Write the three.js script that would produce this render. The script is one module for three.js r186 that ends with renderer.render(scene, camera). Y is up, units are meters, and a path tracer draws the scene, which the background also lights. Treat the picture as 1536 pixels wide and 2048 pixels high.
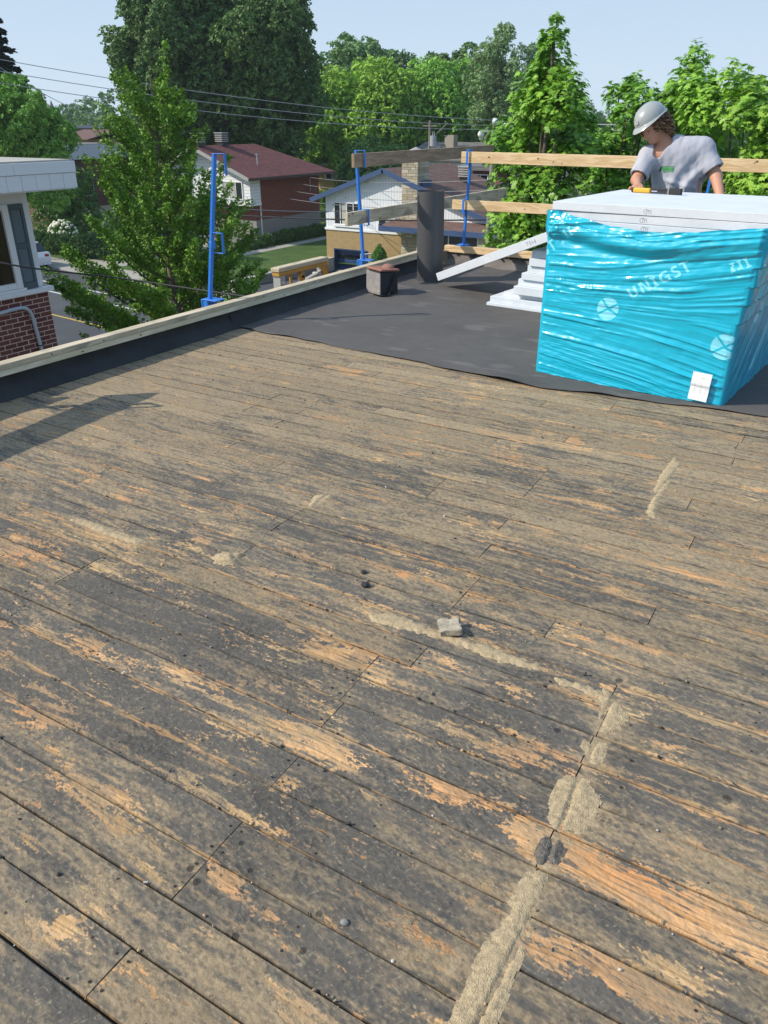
import * as THREE from 'three';
import { mergeGeometries, mergeVertices, toCreasedNormals } from 'three/addons/utils/BufferGeometryUtils.js';
import { RoundedBoxGeometry } from 'three/addons/geometries/RoundedBoxGeometry.js';
import { MarchingCubes } from 'three/addons/objects/MarchingCubes.js';

// ---------- camera, sky, sun, exposure ----------
const scene = new THREE.Scene();
const EYE = 1.62;                                  // the deck is y = 0; planks run along x, the left parapet along z
const camera = new THREE.PerspectiveCamera(67.24, 0.75, 0.05, 2500);
camera.rotation.order = 'YXZ';
camera.rotation.set(-26.83 * Math.PI / 180, 30.8 * Math.PI / 180, 0);
camera.position.set(0, EYE, 0);
const SUN = new THREE.Vector3(-0.631, 0.61, 0.478).normalize();
const smooth = (a, b, x) => { const t = Math.min(1, Math.max(0, (x - a) / (b - a))); return t * t * (3 - 2 * t); };
const mix = (a, b, t) => a + (b - a) * t;
const clamp01 = (x) => Math.min(1, Math.max(0, x));
{ // hazy summer morning: pale at the horizon, blue above, brighter round the sun
  const W = 512, H = 256, d = new Float32Array(W * H * 4);
  for (let j = 0; j < H; j++) for (let i = 0; i < W; i++) {
    const up = ((j + 0.5) / H - 0.5) * Math.PI, az = ((i + 0.5) / W - 0.5) * 2 * Math.PI;
    const x = Math.cos(az) * Math.cos(up), y = Math.sin(up), z = Math.sin(az) * Math.cos(up);
    const c = x * SUN.x + y * SUN.y + z * SUN.z, e = Math.max(0, y);
    const t = Math.pow(1 - Math.exp(-e * 2.6), 0.9);
    const glow = 0.55 * Math.pow(Math.max(0, c), 14) + 0.14 * Math.pow(Math.max(0, c), 3);
    const o = (j * W + i) * 4;
    d[o] = mix(0.60, 0.19, t) + glow; d[o + 1] = mix(0.73, 0.35, t) + glow * 0.97; d[o + 2] = mix(0.84, 0.62, t) + glow * 0.9; d[o] *= 1.07; d[o + 1] *= 1.06; d[o + 2] *= 1.05; d[o + 3] = 1;
    if (y < 0) { d[o] = 0.30; d[o + 1] = 0.33; d[o + 2] = 0.30; }
  }
  const t = new THREE.DataTexture(d, W, H, THREE.RGBAFormat, THREE.FloatType);
  t.mapping = THREE.EquirectangularReflectionMapping; t.magFilter = t.minFilter = THREE.LinearFilter; t.wrapS = THREE.RepeatWrapping; t.needsUpdate = true;
  scene.background = t; scene.environment = t;
}
const sun = new THREE.DirectionalLight(new THREE.Color(1.0, 0.925, 0.80), 4.3);
sun.position.copy(SUN).multiplyScalar(120); sun.target.position.set(0, 0, 0);
sun.castShadow = true; sun.shadow.mapSize.set(4096, 4096);
Object.assign(sun.shadow.camera, { left: -90, right: 90, top: 90, bottom: -90, near: 1, far: 320 });
scene.add(sun, sun.target);
const renderer = new THREE.WebGLRenderer({ antialias: true });
renderer.shadowMap.enabled = true;
renderer.toneMapping = THREE.LinearToneMapping;
renderer.toneMappingExposure = 1.1;
renderer.setSize(768, 1024);
scene.fog = new THREE.FogExp2(new THREE.Color(0.72, 0.80, 0.88), 0.0003);

// ---------- helpers ----------
const PI = Math.PI;
function rng(seed) { let s = seed >>> 0; return () => { s = (s + 0x6D2B79F5) | 0; let t = Math.imul(s ^ (s >>> 15), 1 | s); t = (t + Math.imul(t ^ (t >>> 7), 61 | t)) ^ t; return ((t ^ (t >>> 14)) >>> 0) / 4294967296; }; }
const hash = (ix, iy) => { let n = (Math.imul(ix | 0, 374761393) + Math.imul(iy | 0, 668265263)) | 0; n = Math.imul(n ^ (n >>> 13), 1274126177); return ((n ^ (n >>> 16)) >>> 0) / 4294967296; };
function vn(x, y) { const ix = Math.floor(x), iy = Math.floor(y); let fx = x - ix, fy = y - iy; fx = fx * fx * (3 - 2 * fx); fy = fy * fy * (3 - 2 * fy);
  const a = hash(ix, iy), b = hash(ix + 1, iy), c = hash(ix, iy + 1), d = hash(ix + 1, iy + 1); return a + (b - a) * fx + (c - a + (a - b - c + d) * fx) * fy; }
function fbm(x, y, o) { let s = 0, a = 0.5, t = 0; for (let i = 0; i < o; i++) { s += a * vn(x, y); t += a; x = x * 2.03 + 17.3; y = y * 2.03 + 9.1; a *= 0.5; } return s / t; }
const srgb8 = (v) => { v = clamp01(v); return Math.round(255 * (v <= 0.0031308 ? v * 12.92 : 1.055 * Math.pow(v, 1 / 2.4) - 0.055)); };
const L = (r, g, b) => new THREE.Color().setRGB(r, g, b);
function colorTex(w, h, f, wrap = THREE.RepeatWrapping) {     // f(u, v) -> linear [r, g, b]
  const d = new Uint8Array(w * h * 4);
  for (let j = 0, o = 0; j < h; j++) for (let i = 0; i < w; i++, o += 4) { const c = f((i + 0.5) / w, (j + 0.5) / h, i, j); d[o] = srgb8(c[0]); d[o + 1] = srgb8(c[1]); d[o + 2] = srgb8(c[2]); d[o + 3] = 255; }
  const t = new THREE.DataTexture(d, w, h, THREE.RGBAFormat); t.colorSpace = THREE.SRGBColorSpace; return finish(t, wrap);
}
function grayTex(w, h, f, wrap = THREE.RepeatWrapping) {
  const d = new Uint8Array(w * h * 4);
  for (let j = 0, o = 0; j < h; j++) for (let i = 0; i < w; i++, o += 4) { const c = Math.round(255 * clamp01(f((i + 0.5) / w, (j + 0.5) / h, i, j))); d[o] = d[o + 1] = d[o + 2] = c; d[o + 3] = 255; }
  return finish(new THREE.DataTexture(d, w, h, THREE.RGBAFormat), wrap);
}
function finish(t, wrap) { t.wrapS = t.wrapT = wrap; t.magFilter = THREE.LinearFilter; t.minFilter = THREE.LinearMipmapLinearFilter; t.generateMipmaps = true; t.anisotropy = 8; t.needsUpdate = true; return t; }
const std = (color, roughness = 0.8, more = {}) => new THREE.MeshStandardMaterial({ color, roughness, ...more });
// periodic noise for tiles: blends the edge so a repeat does not show a cut
const tile = (f) => (u, v) => { const s = smooth(0.7, 1, u), t = smooth(0.7, 1, v), a = f(u, v); if (!s && !t) return a;
  const b = s ? f(u - 1, v) : a, c = t ? f(u, v - 1) : a, d = s && t ? f(u - 1, v - 1) : s ? b : c, m = (p, q, r, w) => mix(mix(p, q, s), mix(r, w, s), t); return Array.isArray(a) ? a.map((_, i) => m(a[i], b[i], c[i], d[i])) : m(a, b, c, d); };

const used = {};
function numbered(name) { const n = used[name] = (used[name] ?? -1) + 1; return n ? name + '_' + String(n).padStart(3, '0') : name; }
function part(name, geo, mat, parent) { const m = new THREE.Mesh(geo, mat); m.name = name; m.castShadow = m.receiveShadow = true; parent.add(m); return m; }
function tag(o, label, category, group, kind) { Object.assign(o.userData, { label, category }); if (group) o.userData.group = group; if (kind) o.userData.kind = kind; return o; }
function thing(name, label, category, pos = [0, 0, 0], turn = 0, group) { const o = new THREE.Group(); o.name = numbered(name); o.position.set(...pos); o.rotation.y = turn; scene.add(o); return tag(o, label, category, group); }
function single(name, geo, mat, label, category, group) { const m = part(numbered(name), geo, mat, scene); return tag(m, label, category, group); }
function struct(name, geo, mat) { const m = geo ? part(name, geo, mat, scene) : new THREE.Group(); m.name = numbered(name); m.userData.kind = 'structure'; if (!geo) scene.add(m); return m; }
const bx = (x0, x1, y0, y1, z0, z1) => new THREE.BoxGeometry(x1 - x0, y1 - y0, z1 - z0).translate((x0 + x1) / 2, (y0 + y1) / 2, (z0 + z1) / 2);
const rbx = (x0, x1, y0, y1, z0, z1, r = 0.004, seg = 1) => new RoundedBoxGeometry(x1 - x0, y1 - y0, z1 - z0, seg, r).translate((x0 + x1) / 2, (y0 + y1) / 2, (z0 + z1) / 2);
const merge = (list) => { const any = list.some((g) => !g.index); return mergeGeometries(list.map((g) => { const q = any && g.index ? g.toNonIndexed() : g; for (const k of Object.keys(q.attributes)) if (!['position', 'normal', 'uv'].includes(k)) q.deleteAttribute(k); return q; })); };
// texture coordinates in metres from the dominant axis of each face; along = axis that becomes u
function metric(geo, along = 0, s = 1, off = 0) {
  const g = geo.index ? geo.toNonIndexed() : geo, p = g.attributes.position, uv = new Float32Array(p.count * 2), e = new THREE.Vector3(), f = new THREE.Vector3(), a = new THREE.Vector3();
  for (let i = 0; i < p.count; i += 3) {
    a.fromBufferAttribute(p, i); e.fromBufferAttribute(p, i + 1).sub(a); f.fromBufferAttribute(p, i + 2).sub(a); e.cross(f);
    const n = [Math.abs(e.x), Math.abs(e.y), Math.abs(e.z)], k = n.indexOf(Math.max(...n));
    let axes = [0, 1, 2].filter((q) => q !== k); if (axes[1] === along) axes.reverse();
    if (along < 0) axes = k === 0 ? [2, 1] : k === 1 ? [0, 2] : [0, 1];
    for (let j = 0; j < 3; j++) { uv[(i + j) * 2] = p.getComponent(i + j, axes[0]) * s + off; uv[(i + j) * 2 + 1] = p.getComponent(i + j, axes[1]) * s + off * 1.7; }
  }
  return g.setAttribute('uv', new THREE.BufferAttribute(uv, 2));
}
function tube(pts, r, seg = 24, radial = 6, closed = false) { return new THREE.TubeGeometry(new THREE.CatmullRomCurve3(pts.map((p) => new THREE.Vector3(...p)), closed), seg, r, radial, closed); }
function taper(pts, radii, seg = 8, radial = 6) {              // a limb: tube whose radius runs through radii
  const c = new THREE.CatmullRomCurve3(pts.map((p) => p.isVector3 ? p : new THREE.Vector3(...p))), g = new THREE.TubeGeometry(c, seg, 1, radial, false), p = g.attributes.position, v = new THREE.Vector3(), q = new THREE.Vector3();
  for (let i = 0; i <= seg; i++) { const t = i / seg; c.getPointAt(t, q); const k = t * (radii.length - 1), a = Math.min(radii.length - 2, Math.floor(k)), r = mix(radii[a], radii[a + 1], k - a);
    for (let j = 0; j <= radial; j++) { const n = i * (radial + 1) + j; v.fromBufferAttribute(p, n).sub(q).multiplyScalar(r).add(q); p.setXYZ(n, v.x, v.y, v.z); } }
  return g;
}
const cyl = (r0, r1, h, x, y, z, seg = 16) => new THREE.CylinderGeometry(r1, r0, h, seg).translate(x, y + h / 2, z);
const cable = (a, b, sag, n = 12) => Array.from({ length: n + 1 }, (_, i) => { const t = i / n; return [mix(a[0], b[0], t), mix(a[1], b[1], t) - sag * 4 * t * (1 - t), mix(a[2], b[2], t)]; });

// ---------- shared materials ----------
const grain = (seed, A, B, C) => colorTex(512, 256, tile((u, v) => {
  const w = fbm(u * 3 + seed, v * 5, 3), g = vn(u * 6 + seed, (v + w * 0.08) * 70), k = fbm(u * 14, v * 120 + seed, 2), d = smooth(0.35, 0.8, g * 0.6 + k * 0.5);
  const s = smooth(0.62, 0.85, fbm(u * 5 + seed * 3, v * 6, 3));
  return [0, 1, 2].map((c) => mix(mix(A[c], B[c], d), C[c], s * 0.7)); }));
const woodBump = grayTex(512, 256, tile((u, v) => vn(u * 6, (v + fbm(u * 3, v * 5, 2) * 0.08) * 70) * 0.6 + fbm(u * 20, v * 150, 2) * 0.4));
const woodMat = (seed, A, B, C) => std(0xffffff, 0.82, { map: grain(seed, A, B, C), bumpMap: woodBump, bumpScale: 0.0012 });
const M = {
  pine: woodMat(1, [0.60, 0.40, 0.20], [0.78, 0.57, 0.33], [0.52, 0.42, 0.27]),
  pale: woodMat(5, [0.60, 0.52, 0.36], [0.74, 0.66, 0.50], [0.50, 0.46, 0.36]),
  weathered: woodMat(9, [0.46, 0.38, 0.26], [0.62, 0.52, 0.37], [0.25, 0.21, 0.16]),
  brown: woodMat(13, [0.25, 0.17, 0.105], [0.36, 0.26, 0.17], [0.18, 0.13, 0.09]),
  knot: std(L(0.16, 0.10, 0.05), 0.8),
  blue: std(0xffffff, 0.42, { map: colorTex(256, 256, tile((u, v) => { const n = fbm(u * 7, v * 7, 4), chip = smooth(0.70, 0.74, fbm(u * 22, v * 22, 3)), k = 0.86 + 0.28 * n; return [mix(0.015 * k, 0.22, chip), mix(0.19 * k, 0.17, chip), mix(0.66 * k, 0.15, chip)]; })) }),
  foam: std(L(0.80, 0.83, 0.86), 0.75),
  white: std(L(0.78, 0.78, 0.77), 0.55), whiteVinyl: std(L(0.74, 0.76, 0.78), 0.5),
  glass: new THREE.MeshPhysicalMaterial({ color: L(0.02, 0.025, 0.03), roughness: 0.04, specularIntensity: 1, ior: 1.6 }),
  curtain: std(L(0.42, 0.43, 0.38), 0.9), interior: std(L(0.06, 0.04, 0.03), 0.9),
  navy: std(L(0.02, 0.05, 0.13), 0.5), trimBlue: std(L(0.042, 0.08, 0.18), 0.5),
  concrete: std(L(0.36, 0.35, 0.33), 0.9), metal: std(L(0.45, 0.46, 0.48), 0.4, { metalness: 0.6 }), darkMetal: std(L(0.035, 0.035, 0.04), 0.5, { metalness: 0.3 }),
  black: std(L(0.02, 0.02, 0.022), 0.7), galv: std(L(0.40, 0.42, 0.44), 0.5, { metalness: 0.3 }),
  tarBlack: std(L(0.028, 0.029, 0.031), 0.75),
};
// ---------- the roof: old board deck ----------
const ROW = 0.13, Z0 = 0.645, R0 = -7, R1 = 36, XL = -4.7, XR = 1.45;
const jointAt = { '-1': [-1.03], 1: [-1.04, -0.34], 2: [-1.043, -0.34], 3: [-0.34, -2.3], 4: [-1.055, -0.335], 5: [-1.945, -0.34], 6: [-1.07, -0.335], 7: [-1.09, -2.44, -0.35], 8: [-1.1, -2.44, -0.355], 9: [-0.98, -0.35, -3.1], 10: [-0.36],
  12: [-0.655, -1.015, -3.13], 13: [-1.015, -1.98, -3.135], 14: [-1.98], 15: [-1.085, -1.975, -3.5], 17: [-1.115, -2.4], 18: [-1.55, -2.8], 19: [-1.56, -3.5], 20: [-1.145], 21: [-1.15, -2.8], 22: [-1.155, -0.435], 26: [-1.215], 31: [-1.15, -3.13], 32: [-1.15, -2.0] };
const joists = [-4.3, -3.9, -3.5, -3.13, -2.8, -2.4, -1.96, -1.55, -1.13, -0.75, -0.35, 0.05, 0.45, 0.85];
const joints = {};
{ const R = rng(71);
  for (let r = R0; r <= R1; r++) {
    const js = [...(jointAt[r] ?? [])];
    for (let k = 0; k < 3; k++) { const c = joists[Math.floor(R() * joists.length)] + (R() - 0.5) * 0.02; if (js.every((q) => Math.abs(q - c) > 1.15) && !(r < 12 && c > -1.6 && c < 0.2)) js.push(c); }
    joints[r] = js.sort((a, b) => a - b);
  } }
const boardOf = (r, x) => { const js = joints[r]; let i = 0; if (js) while (i < js.length && x > js[i]) i++; return i; };
const endGap = (r, x) => { const js = joints[r]; let d = 9; if (js) for (const q of js) d = Math.min(d, Math.abs(x - q)); return d; };
// where the felt has come off and bare wood shows: x, z, half length, half width, strength
const bare = [[-2.16, -1.335, .42, .055, 1.1], [-1.18, -1.37, .50, .055, 1.25], [-0.79, -0.85, .34, .06, .95], [-0.62, -0.74, .3, .05, .6], [-0.03, -1.36, .36, .06, 1.9], [-0.13, -1.13, .24, .06, 1.0], [-1.11, -1.75, .24, .09, 1.0], [-1.6, -1.36, .22, .05, .6], [-2.77, -1.66, .3, .1, 1.0], [-2.2, -1.76, .34, .09, .9],
  [-2.73, -1.9, .32, .07, .8], [0.0, -2.06, .5, .03, 1.3], [-0.42, -1.7, .2, .06, .7], [-0.64, -1.62, .24, .05, 1.0], [-0.72, -1.88, .25, .035, .8], [-0.03, -1.69, .4, .06, .9], [-0.54, -1.23, .2, .05, .7], [-3.0, -4.55, .5, .12, .6], [-2.1, -4.24, .35, .12, .75], [-2.1, -2.02, .5, .03, 1.0], [-1.93, -1.07, .22, .07, .85],
  [-1.6, -2.92, .35, .02, .9], [-0.17, -1.19, .3, .05, .6], [-0.73, -1.39, .3, .05, .8], [-1.2, -0.6, .2, .04, .7], [-2.45, -1.16, .25, .06, .7], [-0.95, -0.95, .12, .05, .8], [-1.5, -1.62, .2, .05, .6], [0.35, -1.75, .3, .08, .7], [-2.6, -1.32, .25, .05, .7], [-1.85, -4.9, .5, .04, .6], [-3.6, -3.6, .4, .025, .5], [-1.1, -4.3, .35, .05, .5], [-0.75, -4.05, .4, .03, .5], [-1.75, -3.6, .5, .022, .7], [-2.7, -3.0, .5, .022, .6], [-2.3, -4.55, .5, .05, .9], [-1.5, -3.95, .3, .035, .8], [-3.3, -4.1, .4, .03, .8], [-0.9, -3.3, .3, .03, .9], [-0.6, -4.4, .35, .02, .9], [0.2, -3.9, .5, .02, .9], [-1.9, -3.25, .5, .02, .9], [-2.9, -2.35, .4, .02, .9], [-1.45, -2.45, .4, .02, .8], [-0.4, -2.9, .5, .02, .8], [0.1, -3.2, .4, .02, .9], [-1.0, -1.05, .2, .02, .9], [-1.75, -0.72, .3, .06, .9], [-1.4, -0.9, .2, .05, .8], [-0.45, -1.95, .2, .02, .9]];
const dusty = [[-0.33, -1.75, .05, .4, 1.1], [-0.33, -1.1, .05, .35, 1.2], [-0.27, -1.5, .07, .12, .9], [-0.40, -1.0, .06, .2, .8], [-2.6, -1.95, .5, .03, .9], [-1.0, -2.02, .45, .03, 1], [-3.4, -2.8, 1, .6, .35], [-4.0, -3.8, .9, 1.2, .4], [-1.75, -4.7, 1.8, .5, .25], [-2.0, -2.7, .5, .3, .2], [-0.8, -2.25, .3, .05, .5], [-0.55, -1.02, .25, .12, .55], [-0.75, -0.7, .25, .1, .4], [-0.2, -2.3, .4, .12, .4], [0.1, -2.55, .5, .1, .45], [-0.9, -2.35, .3, .1, .45]];
const hot = (list, x, z) => { let s = 0; for (const [a, b, rx, rz, w] of list) { const u = (x - a) / rx, v = (z - b) / rz; const q = u * u + v * v; if (q < 6) s = Math.max(s, w * Math.exp(-q)); } return s; };
const out = [0, 0, 0, 0];
function deckAt(x, z) {                            // -> linear colour and height of the boards' skin
  const rc = (-z - Z0) / ROW, r = Math.floor(rc), f = rc - r, seam = Math.min(f, 1 - f) * ROW, side = f < 0.5 ? r : r + 1;
  const id = hash(r * 7 + 3, boardOf(r, x)), o = id * 37;
  const w = fbm(x * 4 + 3, z * 4 + 8, 2) - 0.5, zz = z + w * 0.05, xx = x + w * 0.08;
  const big = fbm(xx * 1.5 + 5, zz * 2.6 + 3, 3), med = fbm(xx * 5 + o * 0.02, zz * 12 + 2, 3), str = fbm(xx * 9 + o, zz * 75 + o, 2), fine = fbm(x * 85, z * 130, 2), speck = vn(x * 420, z * 420);
  const far = smooth(1.3, 4.3, -z), left = smooth(-2.2, -4.2, x);
  // felt and tar that stuck to the boards
  let tar = 0.55 + 0.75 * (fine - 0.5) + 0.5 * (med - 0.5), cr = mix(0.068, 0.142, tar), cg = mix(0.062, 0.123, tar), cb = mix(0.054, 0.098, tar);
  const brush = fbm((x * 0.8 + z * 0.6) * 9, (z * 0.8 - x * 0.6) * 60, 2);
  let dust = 0.425 + 0.345 * far + 0.16 * left + 0.55 * (big - 0.5) + 0.72 * (med - 0.5) + 1.15 * (str - 0.5) + 0.42 * (id - 0.5) + 0.35 * (brush - 0.5) + 0.45 * (fine - 0.5) + 0.45 * hot(dusty, x, z);
  dust = smooth(0.1, 1.05, dust); const spill = smooth(0.62, 0.95, hot(dusty, x, z) + 0.5 * (fbm(x * 40, z * 40, 3) - 0.5)) * 0.75;
  const dr = mix(0.345, 0.365, far), dg = mix(0.254, 0.272, far), db = mix(0.150, 0.162, far), dd = 0.8 + 0.36 * spill + 0.45 * (fine - 0.5) + 0.25 * (speck - 0.5);
  dust = Math.max(dust, spill); cr = mix(cr, dr * dd, dust); cg = mix(cg, dg * dd, dust); cb = mix(cb, db * dd, dust);
  let hgt = 0.5 + 0.5 * (fine - 0.5) + 0.22 * (brush - 0.5) + 0.3 * (med - 0.5) + 0.16 * (speck - 0.5) + 0.1 * dust;
  // crumpled felt: short ridges where the tar was dragged
  const crum = smooth(0.60, 0.72, fbm(x * 3.2 + 40, z * 4.5 + 11, 2)) * (0.35 + 0.65 * smooth(3.4, 1.5, -z));
  if (crum > 0) { const wx = fbm(x * 14 + 9, z * 14, 2) * 3.2, wz = fbm(x * 14, z * 14 + 7, 2) * 3.2, rg = 1 - Math.abs(2 * vn(x * 44 + wx, z * 70 + wz * 1.5) - 1); hgt += crum * (rg - 0.4) * 0.6; const k = 1 - crum * 0.35 * (1 - rg); cr *= k; cg *= k; cb *= k; }
  // stray fibres
  const fb = Math.max(vn((x * 0.86 + z * 0.5) * 300, (z * 0.86 - x * 0.5) * 75), vn((x * 0.3 - z * 0.95) * 300, (z * 0.3 + x * 0.95) * 75)), fibre = smooth(0.86, 0.97, fb) * 0.55; cr = mix(cr, 0.40, fibre); cg = mix(cg, 0.325, fibre); cb = mix(cb, 0.215, fibre); hgt += fibre * 0.25;
  // bare wood
  const hp = hot(bare, x, z), cells = 0.55 * fbm(xx * 16 + o, zz * 42, 3) + 0.45 * fbm(x * 75 + o, z * 125, 2), blot = fbm(xx * 5 + 31, zz * 11 + o, 3);
  let bv = 0.34 * blot + 0.36 * cells + 0.16 * str + hp * 0.165 + (id > 0.86 ? 0.03 : 0) + 0.004 * far - 0.002 - 0.012 * left;
  bv += 0.13 * (fbm(x * 190, z * 240, 2) - 0.5); let bareM = smooth(0.54, 0.575, bv);
  const eOn = fbm(x * 2.2, side * 7.31 + 0.5, 3), ew = 0.003 + 0.016 * smooth(0.48, 0.72, eOn) * (0.4 + fbm(x * 14, side * 3.3, 2)) * (1 - 0.45 * far) * (0.55 + 0.9 * fbm(x * 60, side * 5.1, 2));
  const edge = smooth(ew, ew * 0.45, seam) * smooth(0.47, 0.56, eOn) * (0.85 - 0.15 * far) * smooth(0.30, 0.52, fbm(x * 40 + 3, side * 9.7 + z * 150, 2));
  bareM = Math.max(bareM, edge);
  const g1 = vn(x * 5 + o, zz * 300 + fbm(x * 3, z * 20, 2) * 5), g2 = fbm(x * 7 + o * 2, zz * 170 + o, 2);
  const hue = fbm(x * 2.1 + o, z * 5, 2), lightW = smooth(0.2, 0.8, g1 * 0.6 + g2 * 0.5);
  let wr = mix(0.40, 0.62, lightW), wg = mix(mix(0.155, 0.27, hue), mix(0.285, 0.45, hue), lightW), wb = mix(mix(0.045, 0.11, hue), mix(0.11, 0.24, hue), lightW);
  const grey = smooth(0.42, 0.7, fbm(x * 6 + 70, z * 15, 2)) * 0.55; wr = mix(wr, 0.24, grey); wg = mix(wg, 0.19, grey); wb = mix(wb, 0.12, grey);
  const left2 = smooth(0.40, 0.30, g2 * 0.62 + cells * 0.42 - (hp > 0.6 ? 0.06 : 0)) * (edge > 0.4 ? 0.15 : 1);   // tar left in the grain
  const m = bareM * (1 - 0.9 * left2) * (0.62 + 0.36 * smooth(0.35, 0.6, fbm(x * 24, zz * 60, 2))); cr = mix(cr, wr, m); cg = mix(cg, wg, m); cb = mix(cb, wb, m);
  hgt += -0.30 * m + 0.14 * m * g1;
  // dirt along the joints
  const dk = smooth(mix(0.006, 0.011, far), 0.0012, seam) * (0.35 + 0.6 * vn(x * 30, side * 5)) * (1 - 0.6 * edge); cr *= 1 - dk * 0.75; cg *= 1 - dk * 0.75; cb *= 1 - dk * 0.75;
  const lost = smooth(0.76, 0.84, fbm(x * 46, z * 80, 2)) * (1 - m) * 0.7; cr = mix(cr, 0.03, lost * 0.6); cg = mix(cg, 0.031, lost * 0.6); cb = mix(cb, 0.033, lost * 0.6);
  const chip = speck > 0.985 ? 1 : 0; if (chip && vn(x * 60, z * 60) > 0.6) { cr = mix(cr, 0.55, 0.7); cg = mix(cg, 0.50, 0.7); cb = mix(cb, 0.42, 0.7); }
  const bt = 0.89 + 0.22 * hash(r * 13 + 1, boardOf(r, x) + 5); cr *= bt; cg *= bt; cb *= bt;
  out[0] = cr; out[1] = cg; out[2] = cb; out[3] = hgt; return out;
}
const knots = [[-0.455, -1.777, 0.011], [0.027, -1.76, 0.013], [-0.70, -0.83, 0.008], [-0.72, -0.92, 0.008], [-0.93, -0.93, 0.007], [-1.0, -0.98, 0.007], [-0.85, -0.78, 0.009], [-1.06, -0.86, 0.009], [-1.02, -0.84, 0.010], [-0.36, -2.1, 0.011], [-1.38, -2.2, 0.008]];
function deckMaterial(x0, x1, z0, z1, w, h) {
  const c = new Uint8Array(w * h * 4), b = new Uint8Array(w * h * 4);
  for (let j = 0, o = 0; j < h; j++) { const z = mix(z0, z1, (j + 0.5) / h);
    for (let i = 0; i < w; i++, o += 4) { const x = mix(x0, x1, (i + 0.5) / w), q = deckAt(x, z); let k = 1, hh = q[3];
      for (const [a, e, r] of knots) { const d = Math.hypot(x - a, z - e); if (d < r) { k = 0.25 + 0.25 * (d / r); hh -= 0.5; } }
      c[o] = srgb8(q[0] * k); c[o + 1] = srgb8(q[1] * k); c[o + 2] = srgb8(q[2] * k); c[o + 3] = 255; b[o] = b[o + 1] = b[o + 2] = Math.round(255 * clamp01(hh)); b[o + 3] = 255; } }
  const map = new THREE.DataTexture(c, w, h, THREE.RGBAFormat); map.colorSpace = THREE.SRGBColorSpace; finish(map, THREE.MirroredRepeatWrapping);
  const bump = finish(new THREE.DataTexture(b, w, h, THREE.RGBAFormat), THREE.MirroredRepeatWrapping);
  return { mat: std(0xffffff, 0.86, { map, bumpMap: bump, bumpScale: 0.0042 }), uv: (x, z) => [(x - x0) / (x1 - x0), (z - z0) / (z1 - z0)] };
}
const SPLIT = 8;                                    // rows in front of it carry the finer texture
const nearM = deckMaterial(-3.3, 0.65, -0.25, -(Z0 + ROW * SPLIT), 2048, 1024), farM = deckMaterial(-4.75, 1.5, -(Z0 + ROW * SPLIT), -5.35, 2048, 1400);
const deck = struct('roof_deck');
{ const R = rng(5);
  for (let r = R0; r <= R1; r++) {
    const za = -(Z0 + ROW * r), zb = za - ROW, set = r < SPLIT ? nearM : farM, cuts = [XL, ...joints[r], XR];
    const wide = (a) => (a === -1 ? 0.0042 : 0.0008 + 0.0011 * hash(a, 77) + 0.0006 * smooth(12, 30, a));
    for (let k = 0; k < cuts.length - 1; k++) {
      const x0 = cuts[k] + 0.0016, x1 = cuts[k + 1] - 0.0016, zf = za - wide(r), zk = zb + wide(r + 1), n = Math.max(2, Math.round((x1 - x0) / 0.14)), c = 0.0022, y = (R() - 0.5) * 0.0028, roll = (R() - 0.5) * 0.0026;
      const P = [], U = [], I = [], jit = (x, s) => (fbm(x * 17, r * 3.1 + s * 11, 2) - 0.5) * 0.0042;
      for (let i = 0; i <= n; i++) { const x = mix(x0, x1, i / n), e = i === 0 || i === n ? 0.0015 : 0, a = zf + Math.min(0, jit(x, 0)), b = zk + Math.max(0, jit(x, 1)), cup = 0.0006;
        const ring = [[-0.019, a], [y + roll - c - e, a], [y + roll - e, a - c], [y + cup - e, (a + b) / 2], [y - roll - e, b + c], [y - roll - c - e, b], [-0.019, b]];
        for (const [yy, zz] of ring) { P.push(x, yy, zz); U.push(...set.uv(x, zz)); } }
      for (let i = 0; i < n; i++) for (let q = 0; q < 6; q++) { const A = i * 7 + q, B = A + 7; I.push(A, B, A + 1, B, B + 1, A + 1); }
      for (const e of [0, n]) { const b = e * 7; for (let q = 1; q < 6; q++) e ? I.push(b, b + q + 1, b + q) : I.push(b, b + q, b + q + 1); }
      const g = new THREE.BufferGeometry(); g.setAttribute('position', new THREE.Float32BufferAttribute(P, 3)); g.setAttribute('uv', new THREE.Float32BufferAttribute(U, 2)); g.setIndex(I);
      const q = g.toNonIndexed(); q.computeVertexNormals();
      part(numbered('plank'), toCreasedNormals(q, 0.5), set.mat, deck);
    } } }
{ // rusty nail heads, two to a board at the joists
  const pts = [], R = rng(23); for (let r = -1; r < 30; r++) for (const j of joists) if (R() < (r < 10 ? 0.33 : 0.2)) for (const f of [0.25, 0.75]) if (R() < 0.7) pts.push([j + (R() - 0.5) * 0.03, -(Z0 + ROW * (r + f)) + (R() - 0.5) * 0.015]);
  for (let r = -1; r < 14; r++) for (const j of joints[r]) for (const s of [-0.018, 0.018]) for (const f of [0.22, 0.78]) if (R() < 0.7) pts.push([j + s, -(Z0 + ROW * (r + f))]);
  const keep = pts.filter(([x, z]) => !(x > -0.42 && x < -0.25 && z > -2.05)); pts.length = 0; pts.push(...keep);
  const m = new THREE.InstancedMesh(new THREE.CylinderGeometry(0.0032, 0.0036, 0.0014, 9), std(L(0.05, 0.032, 0.024), 0.7, { metalness: 0.3 }), pts.length), d = new THREE.Object3D(); pts.forEach(([x, z], i) => { d.position.set(x, 0.0012, z); d.rotation.set((R() - 0.5) * 0.3, 0, (R() - 0.5) * 0.3); d.updateMatrix(); m.setMatrixAt(i, d.matrix); }); m.name = 'nail_heads'; m.castShadow = m.receiveShadow = true; m.userData.kind = 'stuff'; deck.add(m); }
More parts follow.
